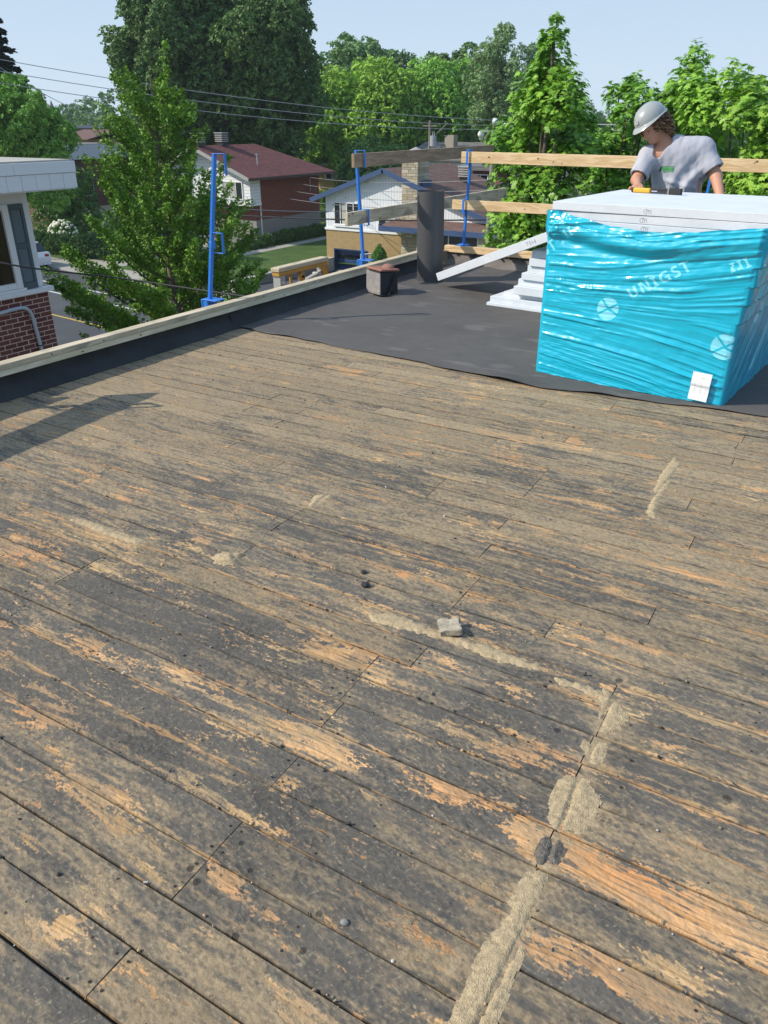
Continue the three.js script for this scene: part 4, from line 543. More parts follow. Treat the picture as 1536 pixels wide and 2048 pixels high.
function rail(label, a, b, h, th, mat, seed) { const len = Math.hypot(b[0] - a[0], b[1] - a[1], b[2] - a[2]), m = single('timber_rail', metric(rbx(0, len, -h / 2, h / 2, -th / 2, th / 2, 0.005), 0, 1, seed), mat, label, 'timber', 'guardrail timbers'); m.position.set(...a); m.rotation.order = 'YZX'; m.rotation.y = Math.atan2(-(b[2] - a[2]), b[0] - a[0]); m.rotation.z = Math.asin((b[1] - a[1]) / len);
  const R = rng(Math.round(seed * 100)); for (let i = 0; i < len * 1.6; i++) part(numbered('knot'), new THREE.SphereGeometry(0.007 + R() * 0.006, 8, 6).scale(1.3, 0.8, 0.16).translate(R() * len, (R() - 0.5) * h * 0.75, th / 2), M.knot, m);
  return m; }
rail('upper dark weathered guardrail timber running over the garage house', [-4.80, 1.262, -7.42], [-4.79, 1.275, -11.0], 0.135, 0.038, M.brown, 0.3);
rail('lower grey-tan guardrail timber ending beside the garage house window', [-4.80, 0.70, -7.27], [-4.80, 0.685, -11.6], 0.135, 0.038, M.weathered, 0.9);
rail('upper fresh pale guardrail timber passing behind the roofer', [-4.46, 1.245, -9.33], [2.4, 1.205, -9.33], 0.125, 0.038, M.pine, 1.4);
rail('lower fresh pale guardrail timber running behind the foam bundle', [-4.56, 0.705, -9.33], [2.4, 0.72, -9.33], 0.115, 0.038, M.pine, 2.1);
rail('upper guardrail timber outside the left of the frame', [-4.80, 0.80, -2.76], [-4.80, 1.12, 1.0], 0.25, 0.038, M.weathered, 2.7);
rail('lower guardrail timber outside the left of the frame', [-4.80, 0.45, -2.74], [-4.80, 0.43, 1.1], 0.09, 0.038, M.brown, 3.3);
{ // lifting head of a ladder hoist, standing against the left wall
  const t = thing('ladder_hoist', 'yellow topped aluminium hoist head standing outside the left parapet', 'hoist', [-5.55, 0, -7.42]);
  const yel = std(0xffffff, 0.6, { map: colorTex(128, 128, tile((u, v) => { const n = smooth(0.45, 0.75, fbm(u * 7, v * 7, 4)); return [mix(0.52, 0.30, n), mix(0.27, 0.20, n), mix(0.04, 0.11, n)]; })) }), alu = std(L(0.42, 0.42, 0.40), 0.55, { metalness: 0.25 });
  const U = (z) => merge([rbx(-0.05, 0.05, -1.6, 0.13, z - 0.045, z - 0.037, 0.002), rbx(-0.05, 0.05, -1.6, 0.13, z + 0.037, z + 0.045, 0.002), rbx(-0.05, -0.042, -1.6, 0.13, z - 0.037, z + 0.037, 0.002)]);
  part('upright', U(0.40), alu, t); part('upright', U(-0.44), alu, t); part('web', rbx(0.03, 0.05, -1.6, 0.10, 0.36, 0.44, 0.003), alu, t);
  part('beam', rbx(-0.06, 0.06, 0.135, 0.185, -0.50, 0.47, 0.012, 2), M.weathered, t); part('channel', rbx(-0.052, 0.052, 0.09, 0.134, -0.49, 0.46, 0.006), yel, t);
  part('end_plate', rbx(-0.05, 0.05, -0.10, 0.089, -0.495, -0.455, 0.004), yel, t); part('gusset', new THREE.ExtrudeGeometry(new THREE.Shape([[0, 0.09], [0.10, 0.09], [0.10, -0.12], [0.05, -0.05]].map((p) => new THREE.Vector2(...p))), { depth: 0.012, bevelEnabled: false }).rotateY(PI / 2).translate(0.04, 0, -0.35), yel, t);
  part('pulley', new THREE.CylinderGeometry(0.055, 0.055, 0.03, 24).rotateZ(PI / 2).translate(0.03, 0.03, 0.02), yel, t); part('axle', new THREE.CylinderGeometry(0.015, 0.015, 0.05, 12).rotateZ(PI / 2).translate(0.04, 0.03, 0.02), M.darkMetal, t); part('hanger', rbx(-0.01, 0.01, -0.06, 0.09, 0.18, 0.21, 0.003), yel, t);
  part('lifting_cable', merge([tube([[0.03, 0.02, 0.07], [0.03, -1.2, 0.07]], 0.004, 3, 5), tube([[0.03, 0.02, -0.03], [0.03, -1.2, -0.03]], 0.004, 3, 5)]), M.metal, t).userData.kind = 'stuff';
  part('brace', rbx(-0.03, 0.03, -0.03, 0.03, -0.45, 0.45, 0.004).rotateX(0.16).translate(0, -0.06, 0), alu, t); part('roller', new THREE.CylinderGeometry(0.03, 0.03, 0.1, 16).rotateZ(PI / 2).translate(0, 0.0, -0.33), alu, t);
  for (const y of [-0.12, 0.02]) part('bolt', new THREE.CylinderGeometry(0.012, 0.012, 0.012, 10).rotateZ(PI / 2).translate(0.055, y, 0.40), y < 0 ? M.black : M.white, t);
}

// ---------- ground, street ----------
const GY = -6.8, grassT = colorTex(512, 512, tile((u, v) => { const n = fbm(u * 10, v * 10, 4), f = fbm(u * 90, v * 90, 2), k = 0.55 + 0.9 * (n * 0.5 + f * 0.5); return [0.062 * k + 0.02 * n * n, 0.125 * k, 0.018 * k]; })); grassT.repeat.set(1 / 9, 1 / 9);
const grassMat = std(0xffffff, 0.95, { map: grassT, bumpMap: grayTex(256, 256, tile((u, v) => fbm(u * 60, v * 60, 2))), bumpScale: 0.05 });
const asphaltT = colorTex(512, 512, tile((u, v) => { const n = fbm(u * 5, v * 5, 4), s = vn(u * 256, v * 256), k = 0.8 + 0.4 * (n - 0.5) + 0.2 * (s - 0.5), c = smooth(0.49, 0.5, n) * smooth(0.51, 0.5, n) * 0.5; return [0.075 * k * (1 - c), 0.078 * k * (1 - c), 0.084 * k * (1 - c)]; })); asphaltT.repeat.set(1 / 7, 1 / 7);
const asphalt = std(0xffffff, 0.85, { map: asphaltT });
const paveT = colorTex(256, 256, tile((u, v) => { const k = 0.85 + 0.3 * (fbm(u * 8, v * 8, 4) - 0.5); return [0.40 * k, 0.37 * k, 0.32 * k]; })); paveT.repeat.set(0.25, 0.25); const pave = std(0xffffff, 0.9, { map: paveT });
const RA = -Math.atan(0.12), RC = [-32.6, -24.6];                 // street frame: u along, w across (towards the far side)
const sheet = (u0, u1, w0, w1, y, holes = []) => { const s = new THREE.Shape([[u0, w0], [u1, w0], [u1, w1], [u0, w1]].map((p) => new THREE.Vector2(...p))); for (const h of holes) s.holes.push(new THREE.Path(h.map((p) => new THREE.Vector2(...p)))); return new THREE.ShapeGeometry(s).rotateX(-PI / 2).rotateY(RA).translate(RC[0], y, RC[1]); };
const toStreet = (x, z) => { const dx = x - RC[0], dz = z - RC[1], c = Math.cos(RA), s = Math.sin(RA); return [dx * c - dz * s, -(dx * s + dz * c)]; };
const dHole = [[-30.45, -33.9], [-27.2, -33.6], [-27.2, -44.5], [-30.45, -44.5]].map((p) => toStreet(...p));
struct('ground', sheet(-900, 900, 9.75, 1500, GY, [dHole]), grassMat); struct('ground', sheet(-900, 900, -900, -7.75, GY), grassMat);
const road = struct('road', sheet(-700, 700, -7.6, 7.6, GY - 0.12), asphalt);
part('lane_line', sheet(-500, 500, -0.07, 0.07, GY - 0.116), std(L(0.50, 0.34, 0.06), 0.8), road);
for (const w of [3.2, 4.75]) part('lane_line', sheet(-500, 500, w - 0.07, w + 0.07, GY - 0.116), std(L(0.62, 0.62, 0.6), 0.8), road);
const kerbG = (w) => bx(-400, 400, GY - 0.12, GY, -w - 0.075, -w + 0.075).rotateY(RA).translate(RC[0], 0, RC[1]);
struct('kerb', kerbG(7.675), M.concrete); struct('kerb', kerbG(-7.675), M.concrete);
struct('pavement', sheet(-400, 400, 7.75, 9.75, GY + 0.002), pave); struct('pavement', sheet(-400, 400, -9.75, -7.752, GY + 0.004), pave);
{ const g = new THREE.BufferGeometry(), q = [[-30.45, GY + 0.003, -33.9], [-27.2, GY + 0.003, -33.6], [-27.2, -7.3, -44.0], [-30.45, -7.3, -44.0], [-27.2, -7.3, -44.55], [-30.45, -7.3, -44.55]]; g.setAttribute('position', new THREE.Float32BufferAttribute(q.flat(), 3)); g.setAttribute('uv', new THREE.Float32BufferAttribute(q.map((p) => [p[0], p[2]]).flat(), 2)); g.setIndex([0, 1, 2, 0, 2, 3, 3, 2, 4, 3, 4, 5]); g.computeVertexNormals(); struct('driveway', g, asphalt); }
struct('driveway', bx(-45.5, -41.5, GY - 0.1, GY + 0.008, -47.3, -35.4), pave); struct('path', bx(-38.6, -37.6, GY - 0.1, GY + 0.01, -58, -36.2), pave);

// ---------- masonry and cladding materials ----------
function bricks(A, B, mort) { const c = colorTex(256, 256, (u, v) => { const r = Math.floor(v * 8), uu = u * 4 + (r % 2) * 0.5, k = Math.floor(uu) % 4, fu = uu - Math.floor(uu), fv = v * 8 - r, m = fu < 0.045 || fv < 0.13, h = hash(k + 3, r + 11), n = 0.85 + 0.3 * fbm(u * 30, v * 30, 2); return m ? mort : [0, 1, 2].map((i) => mix(A[i], B[i], h) * n); }); c.repeat.set(1 / 0.88, 1 / 0.6);
  const b = grayTex(256, 256, (u, v) => { const r = Math.floor(v * 8), uu = u * 4 + (r % 2) * 0.5, fu = uu - Math.floor(uu), fv = v * 8 - r; return fu < 0.045 || fv < 0.13 ? 0 : 0.8; }); b.repeat.set(1 / 0.88, 1 / 0.6); return std(0xffffff, 0.9, { map: c, bumpMap: b, bumpScale: 0.008 }); }
const redBrick = bricks([0.20, 0.052, 0.034], [0.25, 0.072, 0.045], [0.22, 0.13, 0.10]), tanBrick = bricks([0.36, 0.245, 0.105], [0.42, 0.295, 0.135], [0.34, 0.26, 0.15]);
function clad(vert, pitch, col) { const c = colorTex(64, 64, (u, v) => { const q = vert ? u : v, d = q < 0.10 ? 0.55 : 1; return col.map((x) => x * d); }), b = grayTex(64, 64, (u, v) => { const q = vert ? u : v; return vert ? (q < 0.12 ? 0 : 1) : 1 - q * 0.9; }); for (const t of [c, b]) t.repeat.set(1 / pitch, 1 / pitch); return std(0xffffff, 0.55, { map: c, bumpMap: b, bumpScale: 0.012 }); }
const lap = clad(false, 0.22, [0.76, 0.77, 0.78]), vert = clad(true, 0.20, [0.74, 0.76, 0.78]);
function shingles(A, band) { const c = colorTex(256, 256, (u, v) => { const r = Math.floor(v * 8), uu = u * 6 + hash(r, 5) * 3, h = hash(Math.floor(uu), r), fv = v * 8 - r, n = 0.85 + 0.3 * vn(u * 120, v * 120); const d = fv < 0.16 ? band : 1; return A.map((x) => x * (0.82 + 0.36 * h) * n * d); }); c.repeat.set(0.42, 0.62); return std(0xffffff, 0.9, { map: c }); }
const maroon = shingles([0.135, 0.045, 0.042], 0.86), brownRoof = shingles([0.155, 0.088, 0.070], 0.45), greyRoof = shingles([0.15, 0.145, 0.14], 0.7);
// a gable roof with its ridge along z; the back may be hipped
function gable(x0, xr, x1, y0, yr, y1, zf, zr, zb, t, open = false) {
  const top = [[x0, y0, zf], [xr, yr, zf], [x1, y1, zf], [x0, y0, zb], [xr, yr, zr], [x1, y1, zb]], P = [...top, ...top.map(([x, y, z]) => [x, y - t, z])], F = [[0, 1, 4, 3], [1, 2, 5, 4], [3, 4, 5, 5]], I = [];
  const quad = (a, b, c, d) => { I.push(a, b, c); if (c !== d) I.push(a, c, d); }; for (const [a, b, c, d] of open ? F.slice(0, 2) : F) { quad(a, b, c, d); quad(d + 6, c + 6, b + 6, a + 6); } for (const [a, b] of [[0, 1], [1, 2], [2, 5], [3, 0], [5, 4], [4, 3]]) quad(a, a + 6, b + 6, b);
  const g = new THREE.BufferGeometry(); g.setAttribute('position', new THREE.Float32BufferAttribute(P.flat(), 3)); g.setIndex(I); const q = g.toNonIndexed(); q.computeVertexNormals(); return metric(q, 2); }
const wallPoly = (pts, z0, z1) => metric(new THREE.ExtrudeGeometry(new THREE.Shape(pts.map((p) => new THREE.Vector2(...p))), { depth: z1 - z0, bevelEnabled: false }).translate(0, 0, z0), -1);
function win(parent, x0, x1, y0, y1, z, nx, ny, o = {}) {        // window facing +z (or +x when o.side): frame, bars, pane, curtain
  const f = 0.07, d = 0.06, S = (g) => o.side ? g.rotateY(PI / 2).translate(o.side, 0, 0) : g, bars = [bx(x0, x1, y1 - f, y1, z, z + d), bx(x0, x1, y0, y0 + f, z, z + d), bx(x0, x0 + f, y0 + f, y1 - f, z, z + d), bx(x1 - f, x1, y0 + f, y1 - f, z, z + d)];
  for (let i = 1; i < nx; i++) { const x = mix(x0, x1, i / nx); bars.push(bx(x - 0.025, x + 0.025, y0 + f, y1 - f, z, z + d - 0.01)); } for (let i = 1; i < ny; i++) { const y = mix(y0, y1, i / ny); bars.push(bx(x0 + f, x1 - f, y - 0.02, y + 0.02, z, z + d - 0.015)); }
  const w = part('window', S(merge(bars)), o.mat ?? M.white, parent); part('pane', S(bx(x0 + 0.02, x1 - 0.02, y0 + 0.02, y1 - 0.02, z - 0.02, z + 0.012)), o.glass ?? M.glass, w);
  if (o.curtain) part('curtain', S(merge(o.curtain.map(([a, b]) => bx(mix(x0, x1, a), mix(x0, x1, b), y0 + f, y1 - f, z + 0.012, z + 0.016)))), M.curtain, w); return w; }
function vent(x, y, z, parent) { const v = part('roof_vent', merge([bx(x - 0.28, x + 0.28, y, y + 0.3, z - 0.28, z + 0.28)]), M.darkMetal, parent); for (let i = 0; i < 4; i++) part('louvre', bx(x - 0.36, x + 0.36, y + 0.3 + i * 0.14, y + 0.37 + i * 0.14, z - 0.36, z + 0.36), M.concrete, v); part('cap', bx(x - 0.4, x + 0.4, y + 0.88, y + 0.94, z - 0.4, z + 0.4), M.galv, v); return v; }
{ // house with garage, across the street: white vertical boards over tan brick, brown roof
  const h = thing('gable_house', 'house with blue trimmed white gable, tan brick base and stone chimney', 'house', [0, 0, 0]), Z = -44.5;
  part('brick_wall', metric(merge([bx(-31, -30.42, -7.35, -4.62, -53, Z), bx(-27.72, -19.2, -7.35, -4.62, -53, Z), bx(-30.42, -27.72, -5.85, -4.62, -53, Z)]), -1), tanBrick, h);
  part('siding', wallPoly([[-31, -4.62], [-19.2, -4.62], [-19.2, -3.5], [-26.35, -1.05], [-31, -2.66]], -52.9, Z - 0.02), vert, h);
  part('sill_band', bx(-31.06, -19.2, -4.70, -4.56, Z - 0.5, Z + 0.06), M.white, h);
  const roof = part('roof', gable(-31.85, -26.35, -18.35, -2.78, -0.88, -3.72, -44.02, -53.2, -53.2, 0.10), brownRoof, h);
  const bar = (xa, ya, xb, yb) => { const l = Math.hypot(xb - xa, yb - ya); return bx(0, l, -0.26, 0.02, -0.03, 0.03).rotateZ(Math.atan2(yb - ya, xb - xa)).translate(xa, ya, -44.0); };
  part('fascia', merge([bar(-31.9, -2.79, -26.35, -0.87), bar(-26.35, -0.87, -18.3, -3.73)]), M.trimBlue, roof); part('soffit', gable(-31.8, -26.35, -18.4, -2.9, -0.99, -3.84, -44.04, -44.5, -44.5, 0.01, true), std(L(0.55, 0.53, 0.46), 0.8), roof);
  win(h, -30.32, -28.3, -4.36, -2.96, Z, 4, 1, { curtain: [[0.3, 0.5]] }); win(h, -26.95, -25.15, -4.32, -3.12, Z, 3, 1, { curtain: [[0.35, 0.98]] });
  for (const [a, b] of [[-30.36, -28.26], [-26.99, -25.11]]) part('window_sill', bx(a, b, -4.46, -4.38, Z, Z + 0.14), M.white, h);
  const gd = part('garage_door', bx(-30.40, -27.74, -7.3, -5.87, Z - 0.45, Z - 0.40), M.navy, h);
  for (let r = 0; r < 4; r++) for (let i = 0; i < 4; i++) part('garage_panel', rbx(-30.34 + i * 0.65, -29.74 + i * 0.65, -7.24 + r * 0.34, -6.96 + r * 0.34, Z - 0.398, Z - 0.385, 0.006), r === 2 ? M.glass : std(L(0.03, 0.07, 0.19), 0.28), gd);
  part('garage_jamb', merge([bx(-30.418, -30.36, -7.3, -5.852, Z - 0.38, Z + 0.012), bx(-27.78, -27.724, -7.3, -5.852, Z - 0.38, Z + 0.012), bx(-30.36, -27.78, -5.93, -5.853, Z - 0.38, Z + 0.012)]), M.navy, h);
  part('concrete_pier', bx(-30.95, -30.45, -7.3, -6.45, Z + 0.001, Z + 0.7), std(L(0.5, 0.47, 0.40), 0.9), h);
  { // stone chimney, laid stone by stone
    const c = part('chimney', bx(-24.98, -23.92, -7.0, -0.32, -45.4, -44.06), std(L(0.30, 0.27, 0.21), 0.95), h), R = rng(31), tones = [[0.46, 0.40, 0.29], [0.40, 0.33, 0.22], [0.50, 0.45, 0.35], [0.36, 0.31, 0.24]].map((q) => std(L(...q), 0.95));
    let y = -6.9; while (y < -0.42) { const hh = 0.13 + R() * 0.10; let x = -25.0; while (x < -23.95) { const w = Math.min(0.28 + R() * 0.5, -23.9 - x); if (w < 0.1) break; part(numbered('stone'), rbx(x + 0.008, x + w - 0.008, y + 0.008, y + hh - 0.008, -44.2, -44.03 + R() * 0.02, 0.012), tones[Math.floor(R() * 4)], c); x += w; } y += hh; }
    y = -3.4; while (y < -0.42) { const hh = 0.14 + R() * 0.09; for (const [z0, z1] of [[-45.4, -44.85], [-44.84, -44.21]]) part(numbered('stone'), rbx(-24.0, -23.89 + R() * 0.02, y + 0.008, y + hh - 0.008, z0, z1, 0.012), tones[Math.floor(R() * 4)], c); y += hh; }
    part('chimney_cap', merge([bx(-25.06, -23.84, -0.32, -0.22, -45.5, -43.98), bx(-24.75, -24.15, -0.22, 0.05, -45.1, -44.4)]), std(L(0.30, 0.26, 0.22), 0.9), c); part('rain_cap', new THREE.ConeGeometry(0.62, 0.26, 4).rotateY(PI / 4).translate(-24.45, 0.20, -44.75), M.concrete, c); part('flashing', bx(-23.9, -23.62, -2.0, -1.5, -45.3, -44.3), M.trimBlue, c); }
  { // sun porch with low roof
    const P = [[-25.55, -3.72, -44.5], [-18.9, -3.72, -44.5], [-18.6, -4.02, -42.7], [-25.85, -4.02, -42.7]], g = new THREE.BufferGeometry(); g.setAttribute('position', new THREE.Float32BufferAttribute(P.flat(), 3)); g.setIndex([0, 3, 2, 0, 2, 1]); const q = g.toNonIndexed(); q.computeVertexNormals();
    const pr = part('porch_roof', metric(q, 0), brownRoof, h); part('fascia', merge([bx(-25.85, -18.6, -4.3, -4.0, -42.74, -42.68), bx(-25.88, -25.82, -4.3, -3.9, -44.4, -42.745)]), M.trimBlue, pr); part('soffit', bx(-25.8, -18.65, -4.26, -4.22, -44.45, -42.76), M.white, pr);
    part('porch_wall', merge([bx(-22.3, -19.3, -7.3, -5.28, -43.3, -43.1)]), tanBrick, h); win(h, -22.25, -19.35, -5.26, -4.24, -43.2, 3, 1, { glass: M.glass }); part('stone_pier', metric(bx(-19.29, -18.95, -7.3, -4.3, -43.4, -43.0), -1), std(L(0.45, 0.38, 0.25), 0.95), h); part('porch_post', bx(-23.6, -22.31, -7.3, -4.27, -44.0, -43.4), std(L(0.33, 0.31, 0.26), 0.9), h); }
  vent(-27.7, -1.35, -50.5, h); vent(-23.6, -1.85, -50.0, h);
  for (const [x, z] of [[-21.2, -47.5], [-20.9, -45.9]]) part('vent_pipe', cyl(0.06, 0.06, 0.5, x, -2.95, z, 10), M.black, h);
}
{ const t = thing('retaining_wall', 'dark concrete retaining wall beside the sunken driveway', 'wall', [0, 0, 0]); part('wall', metric(bx(-30.75, -30.46, -7.4, -6.55, -43.25, -34.2), -1), std(L(0.22, 0.20, 0.18), 0.95), t); part('coping', bx(-30.80, -30.42, -6.549, -6.47, -43.25, -34.15), M.concrete, t); }
{ const t = thing('stair_railing', 'white metal railing beside the garage door', 'railing', [-27.35, -6.8, -43.0]), pieces = []; for (let i = 0; i <= 9; i++) part(numbered('baluster'), cyl(0.022, 0.022, 0.95, i * 0.13, 0, -i * 0.10, 6), M.white, t); part('handrail', tube([[0, 0.96, 0.06], [0.6, 0.98, -0.46], [1.2, 0.96, -0.93]], 0.035, 10, 6), M.white, t); part('bottom_rail', tube([[0, 0.10, 0], [1.2, 0.10, -0.92]], 0.025, 4, 6), M.white, t); }
{ // brick house with maroon roof
  const h = thing('brick_house', 'red brick house with maroon hipped roof and white upper front', 'house', [0, 0, 0]);
  part('wall', metric(bx(-48.6, -40.3, -5.05, -2.05, -57.0, -48.6), -1), redBrick, h); part('foundation', bx(-48.64, -40.26, -6.9, -5.052, -57.04, -48.56), std(L(0.27, 0.25, 0.23), 0.95), h);
  part('upper_front', wallPoly([[-48.8, -3.78], [-39.95, -3.78], [-39.95, -2.0], [-44.5, -0.12], [-48.8, -1.85]], -48.9, -47.7), lap, h); part('trim', merge([bx(-48.84, -39.91, -3.95, -3.77, -48.9, -47.66), bx(-40.0, -39.91, -3.77, -2.0, -47.75, -47.66)]), M.white, h);
  const roof = part('roof', gable(-49.6, -44.5, -39.3, -2.0, 0.08, -1.98, -46.9, -54.2, -58.0, 0.09), maroon, h);
  const bar = (xa, ya, xb, yb) => { const l = Math.hypot(xb - xa, yb - ya); return bx(0, l, -0.24, 0.0, -0.03, 0.03).rotateZ(Math.atan2(yb - ya, xb - xa)).translate(xa, ya, -46.87); }; part('fascia', merge([bar(-49.6, -2.0, -44.5, 0.08), bar(-44.5, 0.08, -39.3, -1.98)]), std(L(0.34, 0.33, 0.31), 0.7), roof); part('gutter', bx(-39.34, -39.22, -2.16, -1.99, -58, -46.95), std(L(0.06, 0.035, 0.03), 0.5), roof);
  win(h, -42.6, -40.62, -3.55, -2.28, -47.7, 3, 1, { curtain: [[0.05, 0.62]] }); win(h, -47.6, -45.6, -3.55, -2.28, -47.7, 3, 1, { curtain: [[0.2, 0.8]] });
  vent(-44.5, 0.0, -50.2, h); vent(-44.5, 0.0, -47.6, h); part('flue', merge([cyl(0.05, 0.05, 0.9, -41.2, -1.5, -50.3, 8), cyl(0.09, 0.09, 0.14, -41.2, -0.62, -50.3, 8)]), M.galv, h);
  part('downpipe', merge([cyl(0.05, 0.05, 4.4, -40.2, -6.6, -49.1, 8)]), M.white, h); part('service_mast', cyl(0.04, 0.04, 1.1, -40.2, -3.4, -55.6, 8), M.galv, h);
}
function box_house(label, x0, x1, y1, z0, z1, wallM, roofM, o = {}) {  // plain far house: walls, roof, windows on the sides we see
  const h = thing(o.name ?? 'house', label, 'house', [0, 0, 0]); part('wall', metric(bx(x0, x1, GY, y1, z0, z1), -1), wallM, h); const xm = (x0 + x1) / 2, zm = (z0 + z1) / 2;
  let roof; if (o.flat) { roof = part('roof', metric(bx(x0 - 0.5, x1 + 0.5, y1 + 0.001, y1 + o.flat, z0 - 0.5, z1 + 0.5), -1), roofM, h); part('roof_deck', bx(x0 - 0.45, x1 + 0.45, y1 + o.flat + 0.001, y1 + o.flat + 0.03, z0 - 0.45, z1 + 0.45), greyRoof, roof); }
  else if (o.alongX) { const g = gable(-(z1 - z0) / 2 - 0.5, 0, (z1 - z0) / 2 + 0.5, y1, y1 + o.rise, y1, (x1 - x0) / 2 + 0.5, -(x1 - x0) / 2 - 0.5, -(x1 - x0) / 2 - 0.5, 0.12).rotateY(PI / 2).translate(xm, 0, zm); roof = part('roof', g, roofM, h); }
  else { roof = part('roof', gable(x0 - 0.5, xm, x1 + 0.5, y1, y1 + o.rise, y1, z1 + 0.5, z0 - 0.5, z0 - 0.5, 0.12), roofM, h); part('gable_wall', wallPoly([[x0, y1 - 0.11], [x1, y1 - 0.11], [xm, y1 + o.rise - 0.15]], z1 - 0.1, z1 - 0.003), o.gableM ?? wallM, h); }
  for (const [a, b, c, d] of o.front ?? []) win(h, a, b, c, d, z1, 2, 1, { glass: o.glass, curtain: o.curtain }); for (const [a, b, c, d] of o.right ?? []) win(h, a, b, c, d, 0, 2, 1, { side: x1, glass: o.glass });
  if (o.chimney) { const [a, b, c] = o.chimney; part('chimney', metric(bx(a - 0.45, a + 0.45, c - 3, c, b - 0.45, b + 0.45), -1), o.chimneyM ?? std(L(0.33, 0.29, 0.23), 0.9), roof); } return h; }
const tanWall = std(L(0.62, 0.40, 0.17), 0.85), creamWall = std(L(0.6, 0.52, 0.38), 0.9), warmGlass = new THREE.MeshPhysicalMaterial({ color: L(0.10, 0.07, 0.04), roughness: 0.08 });
{ const h = box_house('yellow walled house with white windows far behind the maroon roof', -56.6, -50.2, -2.75, -86, -78.6, tanWall, std(L(0.5, 0.5, 0.48), 0.8), { flat: 0.32, front: [[-54.6, -52.95, -4.15, -2.95], [-52.2, -50.7, -4.2, -3.0]], curtain: [[0.5, 0.95]] }); }
box_house('white house with dark narrow windows behind the stone chimney', -37.8, -30.6, -1.35, -76, -68, lap, greyRoof, { rise: 1.35, alongX: true, front: [[-36.6, -35.7, -2.9, -1.6], [-34.1, -33.4, -2.9, -1.6], [-32.2, -31.6, -2.9, -1.6]], chimney: [-34.6, -70, 0.6] });
{ const h = box_house('white gabled house behind the utility pole and maple leaves', -25.2, -18.6, -3.2, -64, -56.2, redBrick, greyRoof, { rise: 1.75, gableM: lap, front: [[-20.6, -19.4, -4.6, -3.5]] }); part('upper_wall', metric(bx(-27.6, -24.2, -3.4, -1.55, -62, -57.2), -1), redBrick, h); part('upper_roof', bx(-28, -23.8, -1.549, -1.25, -62.4, -56.8), greyRoof, h); win(h, -26.4, -25.1, -3.1, -1.8, -57.2, 2, 1); }
{ const h = box_house('flat roofed white house with a deep fascia at the left', -72, -60.2, -1.22, -55, -46, std(L(0.15, 0.085, 0.06), 0.9), std(L(0.62, 0.65, 0.70), 0.6), { flat: 1.14 }); part('lower_wall', bx(-60.199, -60.12, GY, -5.1, -54.2, -46.05), creamWall, h); win(h, 48.5, 50.5, -4.2, -2.8, 0, 2, 1, { side: -60.2 }); }
box_house('dark red brick house under the far trees at the left', -100, -90, 0.95, -82, -73, redBrick, std(L(0.5, 0.5, 0.5), 0.8), { flat: 0.3, right: [[75, 76.2, -0.8, 0.5]] });
box_house('small orange brick house with brown roof far at the left', -92, -83, -0.15, -79, -70, bricks([0.45, 0.2, 0.12], [0.5, 0.25, 0.15], [0.4, 0.3, 0.25]), brownRoof, { rise: 1.0, alongX: true, front: [[-90, -88.5, -1.8, -0.7], [-86.4, -85, -1.8, -0.7]], right: [[72, 73.4, -1.7, -0.6], [75.5, 77, -1.7, -0.6]] });
box_house('low house with brown roof right of the flat roofed white house', -57.5, -51.5, -2.6, -62, -55, redBrick, brownRoof, { rise: 1.3, alongX: true, right: [[56, 57.5, -4.4, -3.3], [59, 60.5, -4.4, -3.3]] });
box_house('grey roofed house deep behind the birch', -50, -38, -1.6, -112, -102, creamWall, greyRoof, { rise: 2.2, alongX: true, front: [[-48, -46.5, -3.6, -2.4], [-43, -41, -3.6, -2.4]] });
box_house('dark roofed house glimpsed behind the maples on the right', -9, 4, -3.6, -52, -43, creamWall, greyRoof, { rise: 2.3, alongX: true, front: [[-7, -5, -5.4, -4.2], [-1, 1, -5.4, -4.2]] });
